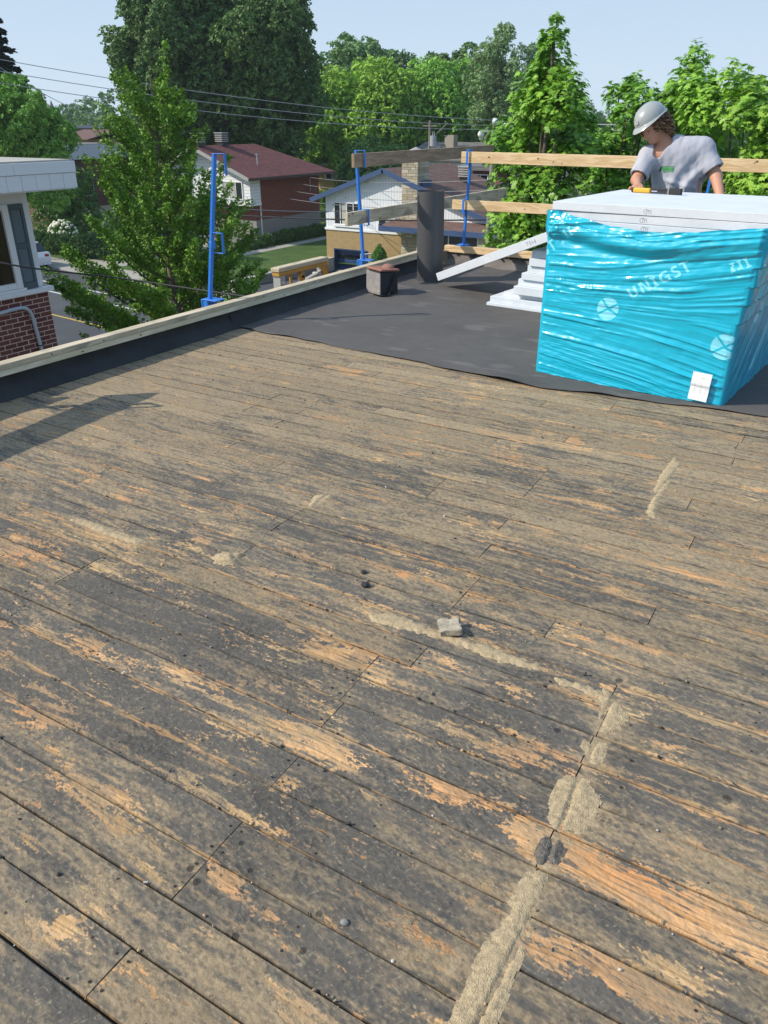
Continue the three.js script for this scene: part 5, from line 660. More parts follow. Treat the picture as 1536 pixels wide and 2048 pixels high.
{ // neighbour on the left: brick below, white shingle above, wide eave
  const h = thing('neighbour_house', 'neighbouring house with red brick base, grey shutter and wide white eave', 'house', [-13, 0, 0]), mortarM = std(L(0.62, 0.50, 0.44), 0.95), bm = [[0.13, 0.042, 0.034], [0.155, 0.052, 0.042], [0.115, 0.038, 0.032], [0.14, 0.05, 0.045]].map((q) => std(L(...q), 0.9));
  const low = part('brick_wall', merge([bx(-9, 0.069, -6.8, -1.17, -9.40, 3)]), mortarM, h);
  const H = 0.0865, Lb = 0.245, g1 = [0, 1, 2].map((i) => rbx(0, 0.024, 0, H - 0.015, 0, Lb - 0.015 - i * 0.004, 0.003)), half = rbx(0, 0.024, 0, H - 0.015, 0, Lb / 2 - 0.015, 0.003); let n = 0;
  for (let r = 0; r < 17; r++) { const y = -1.19 - (r + 1) * H; let z = -9.405; if (r % 2) { const m = part(numbered('brick'), half, bm[n++ % 4], low); m.position.set(0.05, y, z); z += Lb / 2; } while (z < -7.4 && n < 290) { const m = part(numbered('brick'), g1[n % 3], bm[Math.floor(hash(n, 9) * 4)], low); m.position.set(0.05 + hash(n, 3) * 0.003, y, z); n++; z += Lb; } }
  const corner = [0, 1].map((i) => rbx(0, 0.2, 0, H - 0.012, 0, 0.012, 0.003)); for (let r = 0; r < 17; r++) { const m = part(numbered('brick'), corner[0], bm[r % 4], low); m.position.set(-0.145, -1.19 - (r + 1) * H, -9.412); }
  const up = part('upper_wall', bx(-9, 0.0, -1.168, 0.60, -9.36, 3), M.whiteVinyl, h);
  for (let r = 0; r < 6; r++) { const y = -1.06 + r * 0.285; for (let k = 0; k < 3; k++) { const z1 = -9.385 + (k === 0 ? 0 : 0.15 + (k - 1) * 0.6), z2 = k === 0 ? z1 + 0.147 : z1 + 0.597, g = new THREE.BoxGeometry(0.02, 0.30, z2 - z1).rotateZ(-0.05).translate(0.018, y + 0.14, (z1 + z2) / 2); part(numbered('shingle'), g, M.whiteVinyl, up); } }
  const sill = part('window_sill', merge([rbx(0.0, 0.13, -1.185, -1.10, -9.52, 3, 0.006), rbx(0.03, 0.10, -1.099, -1.055, -8.98, 3, 0.006)]), M.whiteVinyl, h);
  const w = part('window', merge([rbx(0.03, 0.10, -1.05, 0.36, -8.92, -8.80, 0.004), rbx(0.03, 0.09, -1.05, -0.95, -8.80, -7.2, 0.004), rbx(0.03, 0.09, 0.26, 0.36, -8.80, -7.2, 0.004), rbx(0.03, 0.09, -1.05, 0.36, -7.2, -7.08, 0.004)]), M.whiteVinyl, h); part('pane', bx(0.02, 0.05, -0.95, 0.26, -8.80, -7.2), new THREE.MeshPhysicalMaterial({ color: L(0.03, 0.018, 0.012), roughness: 0.05 }), w);
  const sh = std(L(0.075, 0.105, 0.125), 0.6), s = part('shutter', merge([rbx(0.03, 0.07, -1.09, 0.35, -9.245, -9.185, 0.004), rbx(0.03, 0.07, -1.09, 0.35, -8.995, -8.935, 0.004), rbx(0.03, 0.07, -1.09, -0.98, -9.185, -8.995, 0.004), rbx(0.03, 0.07, 0.26, 0.35, -9.185, -8.995, 0.004), rbx(0.03, 0.07, -0.39, -0.30, -9.185, -8.995, 0.004)]), sh, h);
  part('shutter_panel', rbx(0.03, 0.055, -0.979, -0.391, -9.184, -8.996, 0.01), std(L(0.11, 0.15, 0.18), 0.55), s); part('shutter_panel', rbx(0.03, 0.055, -0.299, 0.259, -9.184, -8.996, 0.01), std(L(0.11, 0.15, 0.18), 0.55), s);
  const roof = part('roof', bx(-9.5, 0.86, 0.60, 1.0, -9.83, 3.5), M.whiteVinyl, h); part('roof_top', bx(-9.5, 0.84, 1.001, 1.055, -9.80, 3.5), std(L(0.40, 0.38, 0.33), 0.9), roof);
  for (let k = 0; k < 14; k++) { const z = -9.832 + k * 0.275; part(numbered('fascia_panel'), rbx(0.861, 0.878, 0.605, 0.845, z + 0.003, z + 0.272, 0.003), M.whiteVinyl, roof); } for (let k = 0; k < 5; k++) part(numbered('fascia_strip'), rbx(0.861, 0.892, 0.852, 1.03, -9.84 + k * 1.22 + 0.002, -9.84 + (k + 1) * 1.22 - 0.002, 0.004), M.whiteVinyl, roof);
  part('soffit', bx(0.0, 0.85, 0.585, 0.598, -9.8, 3.4), M.whiteVinyl, roof);
  part('conduit_pipe', tube([[0.13, -1.42, -7.0], [0.13, -1.40, -8.2], [0.13, -1.375, -8.66], [0.13, -1.385, -8.80], [0.13, -1.45, -8.90], [0.13, -1.56, -8.945], [0.13, -1.8, -8.97], [0.13, -2.4, -9.01], [0.13, -3.2, -9.03]], 0.034, 60, 12), std(L(0.42, 0.46, 0.52), 0.5), h); part('pipe_strap', rbx(0.075, 0.172, -2.12, -2.10, -9.04, -8.955, 0.004), M.darkMetal, h);
}
// ---------- trees and shrubs ----------
const LIFE = 2.9;
const leafMat = (c, t = 0.4, rough = 0.6) => new THREE.MeshPhysicalMaterial({ color: c, roughness: rough, transmission: t, thickness: 0, side: THREE.DoubleSide, specularIntensity: 0.5 });
const bark = std(0xffffff, 0.95, { map: colorTex(128, 128, tile((u, v) => { const k = 0.5 + fbm(u * 14, v * 5, 4); return [0.13 * k, 0.11 * k, 0.085 * k]; })), bumpMap: sandBump, bumpScale: 0.02 });
function fan(n, spread, seed, flat = 0.5) {              // a spray of n folded leaves about the origin
  const R = rng(seed), P = [], I = []; for (let i = 0; i < n; i++) { const c = new THREE.Vector3(R() - 0.5, (R() - 0.5) * flat, R() - 0.5).multiplyScalar(2 * spread), q = new THREE.Quaternion().setFromEuler(new THREE.Euler((R() - 0.5) * 2.2, R() * 6.3, (R() - 0.5) * 2.2)), b = P.length / 3, s = 0.7 + R() * 0.6; for (const p of [[0, 0, -0.5], [0.36, 0.10, 0.02], [0, -0.04, 0.5], [-0.36, 0.10, 0.02]]) { const v = new THREE.Vector3(...p).multiplyScalar(s).applyQuaternion(q).add(c); P.push(v.x, v.y, v.z); } I.push(b, b + 1, b + 2, b, b + 2, b + 3); }
  const g = new THREE.BufferGeometry(); g.setAttribute('position', new THREE.Float32BufferAttribute(P, 3)); g.setIndex(I); const q = g.toNonIndexed(); q.computeVertexNormals(); return q; }
const mapleLeaf = (() => { const P = [0, 0, 0.0], I = [], pts = []; const lob = [[-2.35, 0.42], [-1.95, 0.30], [-1.25, 0.88], [-0.95, 0.52], [-0.55, 0.78], [-0.32, 0.55], [0, 1.0], [0.32, 0.55], [0.55, 0.78], [0.95, 0.52], [1.25, 0.88], [1.95, 0.30], [2.35, 0.42]]; for (const [a, r] of lob) { const x = Math.sin(a) * r, z = Math.cos(a) * r; pts.push([x, -0.16 * r * r + 0.05 * Math.abs(x), z]); } for (const p of pts) P.push(...p); for (let i = 1; i < pts.length; i++) I.push(0, i, i + 1); const g = new THREE.BufferGeometry(); g.setAttribute('position', new THREE.Float32BufferAttribute(P, 3)); g.setIndex(I); g.computeVertexNormals(); return g.scale(0.62, 0.62, 0.62); })();
const sprayA = fan(7, 0.75, 3), sprayB = fan(6, 0.62, 8, 0.8), needleSpray = fan(8, 0.5, 21, 0.3).scale(1, 0.5, 1);
function leaves(name, n, geo, mat, place, tone, parent) {
  const m = new THREE.InstancedMesh(geo, mat, n), d = new THREE.Object3D(), c = new THREE.Color(), up = new THREE.Vector3(0, 1, 0), nn = new THREE.Vector3(), q2 = new THREE.Quaternion();
  for (let i = 0; i < n; i++) { const p = place(i); d.position.set(p[0], p[1], p[2]); nn.set(p[4], p[5], p[6]).normalize(); d.quaternion.setFromUnitVectors(up, nn); q2.setFromAxisAngle(up, p[7]); d.quaternion.multiply(q2); d.scale.setScalar(p[3]); d.updateMatrix(); m.setMatrixAt(i, d.matrix); m.setColorAt(i, tone(c, i, p)); }
  m.name = name; m.castShadow = m.receiveShadow = true; m.userData.kind = 'stuff'; parent.add(m); return m; }
// crown made of leafy blobs [x, y, z, r]
function crown(parent, blobs, n, size, geo, mat, A, B, seed, o = {}) {
  const R = rng(seed), w = blobs.map((b) => b[3] ** (o.pow ?? 2)), tot = w.reduce((a, b) => a + b, 0), pick = () => { let t = R() * tot; for (let i = 0; i < w.length; i++) if ((t -= w[i]) < 0) return i; return w.length - 1; }, sh = blobs.map(() => R());
  let k = 0; return leaves(o.name ?? 'crown', n, geo, mat, () => { for (;;) { k = pick(); const [bx0, by0, bz0, br] = blobs[k]; let x = R() * 2 - 1, y = R() * 2 - 1, z = R() * 2 - 1, l = Math.hypot(x, y, z); if (l > 1 || l < 1e-3) continue; const rr = Math.pow(l, o.shell ?? 0.45) / l; x *= rr; y *= rr; z *= rr; const e = 1 + (fbm(bx0 + x * 2.3 + k * 5, by0 + y * 2.3 + z * 2.3, 2) - 0.5) * (o.rough ?? 0.9); if (vn((bx0 + x * br) * (o.gap ?? 2) + 9, (by0 + y * br) * (o.gap ?? 2) + (bz0 + z * br) * 1.3) < (o.hole ?? 0.22)) continue; return [bx0 + x * br * e, by0 + y * br * (o.flat ?? 0.9) * e, bz0 + z * br * e, size * (0.6 + R() * 0.8), x * 0.7 + (R() - 0.5) * 1.2, y * 0.6 + (o.lift ?? 0.7) + (R() - 0.5) * 0.8, z * 0.7 + (R() - 0.5) * 1.2, R() * 6.3]; } },
    (c, i, p) => { const t = clamp01(0.55 * R() + 0.45 * sh[k]), s = 0.85 + 0.3 * R(); return c.setRGB(mix(A[0], B[0], t) * s * LIFE, mix(A[1], B[1], t) * s * LIFE, mix(A[2], B[2], t) * s * LIFE); }, parent); }
function trunkAndLimbs(parent, base, top, r, blobs, n, seed) { const R = rng(seed), g = [taper([base, [mix(base[0], top[0], 0.4) + (R() - 0.5) * 0.2 * r * 6, mix(base[1], top[1], 0.5), mix(base[2], top[2], 0.4)], top], [r, r * 0.7, r * 0.08], 10, 9)];
  blobs.slice(0, n).forEach((b) => { const t = clamp01(((b[1] - base[1]) / (top[1] - base[1])) * (0.55 + R() * 0.2)), s = [0, 1, 2].map((i) => mix(base[i], top[i], t)); g.push(taper([s, [mix(s[0], b[0], 0.5), mix(s[1], b[1], 0.42), mix(s[2], b[2], 0.5)], [b[0], b[1] + b[3] * 0.4, b[2]]], [r * 0.38, r * 0.22, r * 0.06], 7, 6)); });
  return part('trunk', metric(merge(g), 1), bark, parent); }
function roundCrown(c, rx, ry, n, seed, k = 0.42) { const R = rng(seed), b = []; for (let i = 0; i < n; i++) { const y = 1 - 2 * (i + 0.5) / n, a = i * 2.4 + R(), s = Math.sqrt(1 - y * y), q = 0.72 + R() * 0.25; b.push([c[0] + Math.cos(a) * s * rx * q, c[1] + y * ry * q, c[2] + Math.sin(a) * s * rx * q, Math.min(rx, ry) * (k * (0.75 + R() * 0.5))]); } b.push([c[0], c[1], c[2], Math.min(rx, ry) * 0.6]); return b; }
function tree(name, label, cat, c, rx, ry, nb, n, size, A, B, seed, o = {}) { const t = thing(name, label, cat, [0, 0, 0], 0, o.group), b = o.blobs ?? roundCrown(c, rx, ry, nb, seed, o.k); trunkAndLimbs(t, [o.tx ?? c[0], GY, o.tz ?? c[2]], [c[0], c[1] + ry * 0.35, c[2]], o.r ?? 0.35, b, o.limbs ?? 8, seed + 1); crown(t, b, n, size, o.geo ?? sprayA, o.mat ?? leafMat(L(1, 1, 1), o.tr ?? 0.25), A, B, seed + 2, o); return t; }

{ // street tree between the two buildings: long upswept branches sleeved in small fan leaves
  const t = thing('street_tree', 'young street tree with upswept leafy branches beyond the left parapet', 'tree', [0, 0, 0]), R = rng(41), B0 = [-14.2, GY, -13.9], g = [], segs = [];
  const prof = [[-4.2, 1.3], [-3.4, 2.2], [-2.6, 2.75], [-1.8, 2.7], [-1, 2.35], [0, 1.95], [1, 1.4], [2, 0.75], [2.75, 0.2]], rad = (y) => { let i = 0; while (i < prof.length - 2 && y > prof[i + 1][0]) i++; return mix(prof[i][1], prof[i + 1][1], clamp01((y - prof[i][0]) / (prof[i + 1][0] - prof[i][0]))); };
  g.push(taper([B0, [-14.15, -4, -13.9], [-14.25, -1, -13.85], [-14.2, 1.2, -13.9], [-14.2, 2.55, -13.9]], [0.16, 0.14, 0.10, 0.05, 0.012], 20, 8));
  for (let i = 0; i < 92; i++) { const f = (i + 0.5) / 92, ye = mix(-4.0, 2.5, Math.pow(f, 0.85)) + (R() - 0.5) * 0.4, a = i * 2.39996 + R() * 0.5, r = rad(ye) * (0.68 + R() * 0.42), rise = mix(0.18, 1.25, smooth(-4, 2, ye)) * (0.7 + R() * 0.5), ys = Math.max(-5.2, ye - r * rise - 0.15), bow = 0.12 * r;
    const p0 = [B0[0], ys, B0[2]], p2 = [B0[0] + Math.cos(a) * r, ye, B0[2] + Math.sin(a) * r], p1 = [mix(p0[0], p2[0], 0.55), mix(p0[1], p2[1], 0.5) - bow * 0.6, mix(p0[2], p2[2], 0.55)]; g.push(taper([p0, p1, p2], [0.035, 0.02, 0.005], 8, 5)); segs.push([p0, p1, p2, r, 1]);
    const ns = 2 + Math.floor(r); for (let k = 0; k < ns; k++) { const u = 0.3 + 0.55 * R(), s = [0, 1, 2].map((q) => mix(mix(p0[q], p1[q], u), mix(p1[q], p2[q], u), u)), b = a + (R() - 0.5) * 2, l = (0.3 + R() * 0.55), e = [s[0] + Math.cos(b) * l * 0.8, s[1] + l * (0.15 + R() * 0.9), s[2] + Math.sin(b) * l * 0.8]; segs.push([s, [mix(s[0], e[0], 0.5), mix(s[1], e[1], 0.4), mix(s[2], e[2], 0.5)], e, l, 0.6]); g.push(taper([s, segs[segs.length - 1][1], e], [0.012, 0.008, 0.003], 4, 4)); } }
  part('trunk', metric(merge(g), 1), std(L(0.17, 0.14, 0.115), 0.95), t);
  const w = segs.map((s) => s[3] * s[4]), tot = w.reduce((a, b) => a + b, 0); let tone = 0;
  leaves('crown', 46000, fan(3, 0.55, 5, 0.7), leafMat(L(1, 1, 1), 0.3, 0.5), () => { let x = R() * tot, i = 0; while (i < segs.length - 1 && (x -= w[i]) > 0) i++; const [p0, p1, p2, l] = segs[i], u = 0.12 + 0.9 * Math.pow(R(), 0.75), s = [0, 1, 2].map((q) => mix(mix(p0[q], p1[q], u), mix(p1[q], p2[q], u), u)), sp = 0.055 + 0.17 * Math.sin(PI * clamp01(u * 0.92)) * Math.min(1, l), a = R() * 6.3, y = R() * 2 - 1, q = Math.sqrt(1 - y * y), rr = sp * Math.pow(R(), 0.5); tone = hash(i, 3); return [s[0] + Math.cos(a) * q * rr, s[1] + y * rr, s[2] + Math.sin(a) * q * rr, 0.066 * (0.7 + R() * 0.7), (R() - 0.5) * 1.6 + Math.cos(a) * 0.4, 0.7 + (R() - 0.5), (R() - 0.5) * 1.6 + Math.sin(a) * 0.4, R() * 6.3]; },
    (c) => { const k = clamp01(0.5 * R() + 0.5 * tone), s = 0.85 + R() * 0.3; return c.setRGB(mix(0.12, 0.27, k) * s, mix(0.26, 0.46, k) * s, mix(0.028, 0.05, k) * s); }, t);
}
// broad-leaved maples close to the far edge of the roof
const mapleMat = leafMat(L(1, 1, 1), 0.3, 0.42), mg = 'maples beyond the far parapet';
function maple(label, blobs, tx, tz, n, seed, A = [0.052, 0.115, 0.014], B = [0.115, 0.20, 0.022], top) { const t = thing('maple_tree', label, 'tree', [0, 0, 0], 0, mg); trunkAndLimbs(t, [tx, GY, tz], top, 0.13, blobs, blobs.length, seed); crown(t, blobs, Math.round(n * 1.7), 0.115, mapleLeaf, mapleMat, A, B, seed + 5, { rough: 1.25, gap: 3.0, hole: 0.27, shell: 0.55, lift: 0.9, pow: 2.1 }); return t; }
maple('tall tapering maple left of the roofer, with one bare leading shoot', [[-4.69,2.98,-12.85,0.1],[-4.65,2.74,-12.7,0.18],[-4.8,2.49,-13.02,0.31],[-4.75,2.16,-12.73,0.39],[-4.47,1.89,-12.72,0.44],[-5.04,1.83,-12.94,0.38],[-4.55,1.55,-13.77,0.39],[-5.55,1.29,-13.25,0.38],[-5.04,1.29,-13.4,0.51],[-4.24,1.13,-12.99,0.39],[-5.25,0.88,-13.03,0.37],[-4.6,0.72,-12.94,0.44],[-5.12,0.34,-12.61,0.33],[-4.77,0.09,-12.66,0.39],[-4.49,0.2,-12.9,0.33],[-5.59,-0.16,-13.39,0.27],[-5.0,0.98,-13.5,0.42],[-4.9,-0.5,-12.8,0.5],[-5.2,-1.0,-13.1,0.6],[-4.4,-0.7,-13,0.5]], -4.79, -13.15, 9500, 61, undefined, undefined, [-4.72, 2.9, -12.85]);
maple('small sparse maple directly behind the hard hat', [[-4.01,2.2,-14.84,0.18],[-4.18,2.04,-14.78,0.24],[-3.6,2.0,-14.18,0.22],[-3.88,1.72,-14.25,0.28],[-3.68,1.52,-14.7,0.27],[-4.25,1.31,-14.68,0.33],[-3.94,1.11,-14.91,0.37],[-4.36,0.78,-14.83,0.4],[-3.61,0.73,-14.05,0.33],[-3.57,1.05,-14.7,0.3],[-4.0,0.2,-14.6,0.5],[-3.7,-0.3,-14.5,0.55]], -3.88, -14.49, 3400, 67, undefined, [0.12, 0.22, 0.03], [-3.95, 2.0, -14.6]);
maple('maple with a rounded top right of the hard hat', [[-2.96,2.48,-14.41,0.23],[-2.94,2.15,-14.21,0.33],[-2.65,2.03,-13.86,0.3],[-3.13,1.9,-14.13,0.32],[-2.48,1.75,-13.79,0.42],[-3.15,1.55,-14.69,0.37],[-2.34,1.33,-14.75,0.45],[-3.15,1.22,-14.21,0.31],[-2.54,1.02,-14.03,0.4],[-2.17,0.73,-14.83,0.37],[-2.61,0.59,-14.35,0.33],[-2.6,0.1,-14.3,0.55],[-2.2,-0.3,-14.4,0.55]], -2.66, -14.25, 5600, 71, undefined, [0.13, 0.22, 0.03], [-2.9, 2.3, -14.3]);
maple('maple cut by the right edge of the photo', [[-2.22,2.15,-13.78,0.25],[-1.88,2.04,-13.79,0.31],[-1.93,1.75,-13.37,0.37],[-1.54,1.68,-13.31,0.39],[-1.65,1.26,-13.52,0.44],[-1.84,1.0,-13.29,0.35],[-1.36,0.83,-13.02,0.43],[-1.6,0.57,-13.17,0.33],[-1.0,1.5,-13.2,0.5],[-0.9,0.9,-13,0.5],[-1.3,0.1,-13.2,0.5],[-0.5,0.4,-13.2,0.6]], -1.5, -13.39, 5600, 77, undefined, [0.14, 0.22, 0.03], [-1.7, 1.9, -13.5]);
// large dark pair behind the maroon roof
const darkA = [0.028, 0.056, 0.015], darkB = [0.062, 0.105, 0.026];
tree('tall_tree', 'left one of the two huge dark trees towering behind the street tree', 'tree', [-58.8, 6.6, -60.6], 5.0, 8.8, 46, 26000, 0.27, darkA, darkB, 101, { r: 0.6, k: 0.36, hole: 0.29, gap: 0.6, rough: 1.2, limbs: 20 });
tree('tall_tree', 'right one of the two huge dark trees, behind the maroon roof', 'tree', [-52.7, 6.2, -65.4], 5.2, 8.8, 44, 25000, 0.27, darkA, darkB, 103, { r: 0.6, k: 0.36, hole: 0.29, gap: 0.6, rough: 1.2, limbs: 20 });
// brighter row across the middle
tree('distant_tree', 'hazy grey-green round tree behind the bright green row', 'tree', [-65.7, 4.6, -106.3], 7.6, 6.2, 30, 7000, 0.5, [0.05, 0.09, 0.035], [0.085, 0.14, 0.045], 111, { gap: 0.5 });
const brA = [0.085, 0.15, 0.018], brB = [0.155, 0.235, 0.03], bg = 'bright green trees in the middle distance';
tree('lime_green_tree', 'leftmost lime green tree, above the yellow walled house', 'tree', [-55.2, 0.6, -80.6], 4.6, 4.6, 26, 7600, 0.3, brA, brB, 115, { gap: 0.7, group: bg });
tree('lime_green_tree', 'middle lime green tree above the stone chimney', 'tree', [-50.6, 2.2, -84.2], 4.4, 5.0, 26, 7600, 0.3, brA, brB, 119, { gap: 0.7, group: bg });
tree('lime_green_tree', 'rightmost lime green tree, next to the thin birch', 'tree', [-45.6, 2.6, -88.6], 4.8, 4.6, 26, 7600, 0.3, [0.065, 0.14, 0.02], [0.12, 0.21, 0.03], 123, { gap: 0.7, group: bg });
tree('distant_tree', 'dark round topped tree left of the thin birch', 'tree', [-49.2, 3.9, -100.4], 5.6, 4.6, 24, 4800, 0.42, [0.035, 0.07, 0.02], [0.065, 0.11, 0.03], 127, { gap: 0.6 });
tree('distant_tree', 'grey-green tree beside the right huge dark tree', 'tree', [-60.5, 0.9, -86], 4.2, 5.2, 20, 4200, 0.36, [0.04, 0.075, 0.03], [0.07, 0.12, 0.04], 131, { gap: 0.6 });
tree('birch_tree', 'tall thin pale birch with airy foliage left of the tall maple', 'tree', [-32.0, 4.4, -73.4], 2.6, 4.6, 26, 4200, 0.17, [0.07, 0.11, 0.045], [0.12, 0.17, 0.07], 135, { r: 0.16, k: 0.34, gap: 1.2, hole: 0.4, limbs: 20, shell: 0.8 });
tree('birch_tree', 'second airy birch, half behind the tall maple', 'tree', [-30.6, 4.0, -78.2], 3.0, 4.4, 26, 3600, 0.18, [0.06, 0.095, 0.05], [0.10, 0.15, 0.075], 137, { r: 0.16, k: 0.34, gap: 1.2, hole: 0.45, limbs: 20, shell: 0.8 });
// left side
tree('leafy_tree', 'mid green tree above the neighbouring eave at the left', 'tree', [-48, 1.2, -35.6], 3, 3, 0, 9500, 0.17, [0.055, 0.115, 0.02], [0.105, 0.185, 0.03], 141, { blobs: [[-49.5,3.34,-36.08,1.16],[-46.51,2.45,-34.94,1.11],[-47.33,1.76,-33.85,1.48],[-47.97,1.33,-36.88,1.37],[-47.64,0.77,-35.01,1.34],[-47.08,0.74,-37.41,1.18],[-48.86,0.04,-34.62,1.29],[-47.05,-0.12,-36.22,1.23],[-49.83,-0.64,-36.87,1.01],[-48.28,-2.54,-35.63,0.87],[-47.54,-2.98,-36.61,0.67],[-48.78,-1.45,-34.93,1.18],[-48.49,-1.54,-37.01,1.01],[-47.9,-2.34,-37.77,0.62]], tx: -49.2, tz: -34.9, r: 0.2, gap: 1.2 });
{ const t = thing('spruce_tree', 'dark spruce with drooping boughs cut by the left edge of the photo', 'tree', [-58.5, GY, -41.9]), g = [cyl(0.28, 0.03, 17.5, 0, 0, 0, 9)], R = rng(151), tips = []; for (let i = 0; i < 90; i++) { const f = i / 90, y = 4.5 + f * 12.5, l = (1 - f) * 3.4 + 0.35, a = i * 2.4 + R() * 0.4, e = [Math.cos(a) * l, y - 0.28 * l + 0.12 * l * l * 0.3, Math.sin(a) * l]; tips.push([[0, y, 0], e, l]); g.push(taper([[0, y, 0], [e[0] * 0.5, y - 0.16 * l, e[2] * 0.5], e], [0.06, 0.04, 0.01], 5, 5)); } part('trunk', merge(g), bark, t);
  leaves('crown', 9000, needleSpray, leafMat(L(1, 1, 1), 0.1, 0.8), () => { const [s, e, l] = tips[Math.floor(R() * tips.length)], u = 0.15 + 0.88 * R(), w = (1 - u * 0.75) * 0.26 * l; return [mix(s[0], e[0], u) + (R() - 0.5) * w, mix(s[1], e[1], u) - R() * 0.35 * (0.5 + l * 0.1), mix(s[2], e[2], u) + (R() - 0.5) * w, 0.26 + R() * 0.2, (R() - 0.5), 0.9, (R() - 0.5), R() * 6.3]; }, (c) => c.setRGB(0.022 + R() * 0.015, 0.04 + R() * 0.02, 0.022 + R() * 0.01), t); }
function cone(name, label, cat, x, z, r, top, n, size, A, B, seed, o = {}) { const t = thing(name, label, cat, [0, 0, 0], 0, o.group), base = o.base ?? GY, b = []; for (let i = 0; i < 9; i++) { const f = i / 8, rr = r * (o.egg ? Math.sin(PI * (0.18 + 0.75 * f)) : Math.pow(1 - f, 0.8) * 0.9 + 0.12); b.push([x, mix(base + rr * 0.8, top - rr * 0.7, f), z, rr]); } part('trunk', cyl(0.08, 0.03, (top - base) * 0.8, x, base, z, 7), bark, t); crown(t, b, n, size, o.geo ?? sprayB, leafMat(L(1, 1, 1), 0.12, 0.8), A, B, seed, { shell: 0.3, rough: 0.5, gap: 3, hole: 0.1, pow: 1.6 }); return t; }
cone('cedar_tree', 'left dark cedar cone behind the blue gable edge', 'tree', -32.9, -52.9, 0.75, -0.25, 2200, 0.13, [0.02, 0.045, 0.014], [0.04, 0.08, 0.02], 161, { group: 'cedars behind the garage house' });
cone('cedar_tree', 'right dark cedar cone behind the blue gable edge', 'tree', -32.0, -53.6, 0.8, -0.45, 2200, 0.13, [0.02, 0.045, 0.014], [0.04, 0.08, 0.02], 163, { group: 'cedars behind the garage house' });
cone('globe_cedar', 'clipped egg shaped cedar bush beside the white railing', 'shrub', -26.15, -43.3, 0.5, -5.2, 2600, 0.06, [0.035, 0.085, 0.015], [0.07, 0.14, 0.025], 167, { egg: 1 });
function bushRow(name, label, cat, boxes, n, size, A, B, seed, geo = sprayB) { const t = thing(name, label, cat), R = rng(seed); crown(t, boxes, n, size, geo, leafMat(L(1, 1, 1), 0.15, 0.8), A, B, seed, { shell: 0.4, gap: 2, hole: 0.08, name: 'foliage' }); const g = boxes.filter((_, i) => i % 2 === 0).map(([x, y, z, r]) => cyl(0.05, 0.02, r, x, y - r, z, 5)); part('stem', merge(g), bark, t).userData.kind = 'stuff'; return t; }
const rowOf = (a, b, n, r, seed) => { const R = rng(seed); return Array.from({ length: n }, (_, i) => [mix(a[0], b[0], i / (n - 1)) + (R() - 0.5) * r * 0.4, GY + r * 0.85 + (R() - 0.5) * r * 0.2, mix(a[1], b[1], i / (n - 1)) + (R() - 0.5) * r * 0.4, r * (0.85 + R() * 0.3)]); };
bushRow('hedge', 'long dark clipped hedge beyond the street at the left', 'hedge', rowOf([-53, -38.0], [-44.5, -37.6], 12, 0.75, 5), 5200, 0.12, [0.02, 0.045, 0.012], [0.04, 0.075, 0.02], 171);
bushRow('hedge', 'low dark planting along the brick house side wall', 'hedge', rowOf([-39.4, -45.5], [-39.4, -57], 12, 0.48, 6), 3600, 0.11, [0.025, 0.055, 0.015], [0.05, 0.09, 0.02], 173);
bushRow('hedge', 'green hedge below the yellow walled house', 'hedge', rowOf([-55, -75.5], [-47.5, -75.5], 10, 1.0, 7), 3200, 0.16, [0.05, 0.11, 0.02], [0.10, 0.17, 0.03], 175);
{ const t = bushRow('flowering_shrub', 'rounded shrub covered in white flower heads above the hedge', 'shrub', [[-51.4, -5.9, -39.6, 0.9], [-50.6, -6.1, -39.6, 0.7], [-51.9, -6.1, -39.9, 0.7], [-51.2, -5.3, -39.7, 0.55]], 2600, 0.12, [0.04, 0.09, 0.02], [0.08, 0.14, 0.03], 177); const R = rng(5); leaves('flower_heads', 120, new THREE.IcosahedronGeometry(1, 1), std(0xffffff, 0.9), () => { const a = R() * 6.3, y = R(), q = Math.sqrt(1 - y * y); return [-51.3 + Math.cos(a) * q * 1.15, -5.9 + y * 1.1, -39.6 + Math.sin(a) * q * 0.95, 0.07 + R() * 0.05, 0, 1, 0, 0]; }, (c) => c.setRGB(0.72, 0.72, 0.55), t); }
{ // far wooded skyline that reads as one mass
  const t = thing('far_woods', 'hazy wooded skyline along the horizon', 'woods'); t.userData.kind = 'stuff'; const R = rng(181), b = [];
  for (let i = 0; i < 230; i++) { const az = mix(-1.75, 1.0, i / 230) + (R() - 0.5) * 0.02, D = 210 + R() * 150, r = 4 + R() * 4.5; b.push([Math.sin(az) * D * 1, GY + r * 0.9 + R() * 3.2, -Math.cos(az) * D, r]); }
  crown(t, b, 26000, 1.0, sprayA, leafMat(L(1, 1, 1), 0.15, 0.8), [0.03, 0.06, 0.018], [0.06, 0.105, 0.03], 183, { name: 'foliage', shell: 0.4, gap: 0.3, hole: 0.1 }); }
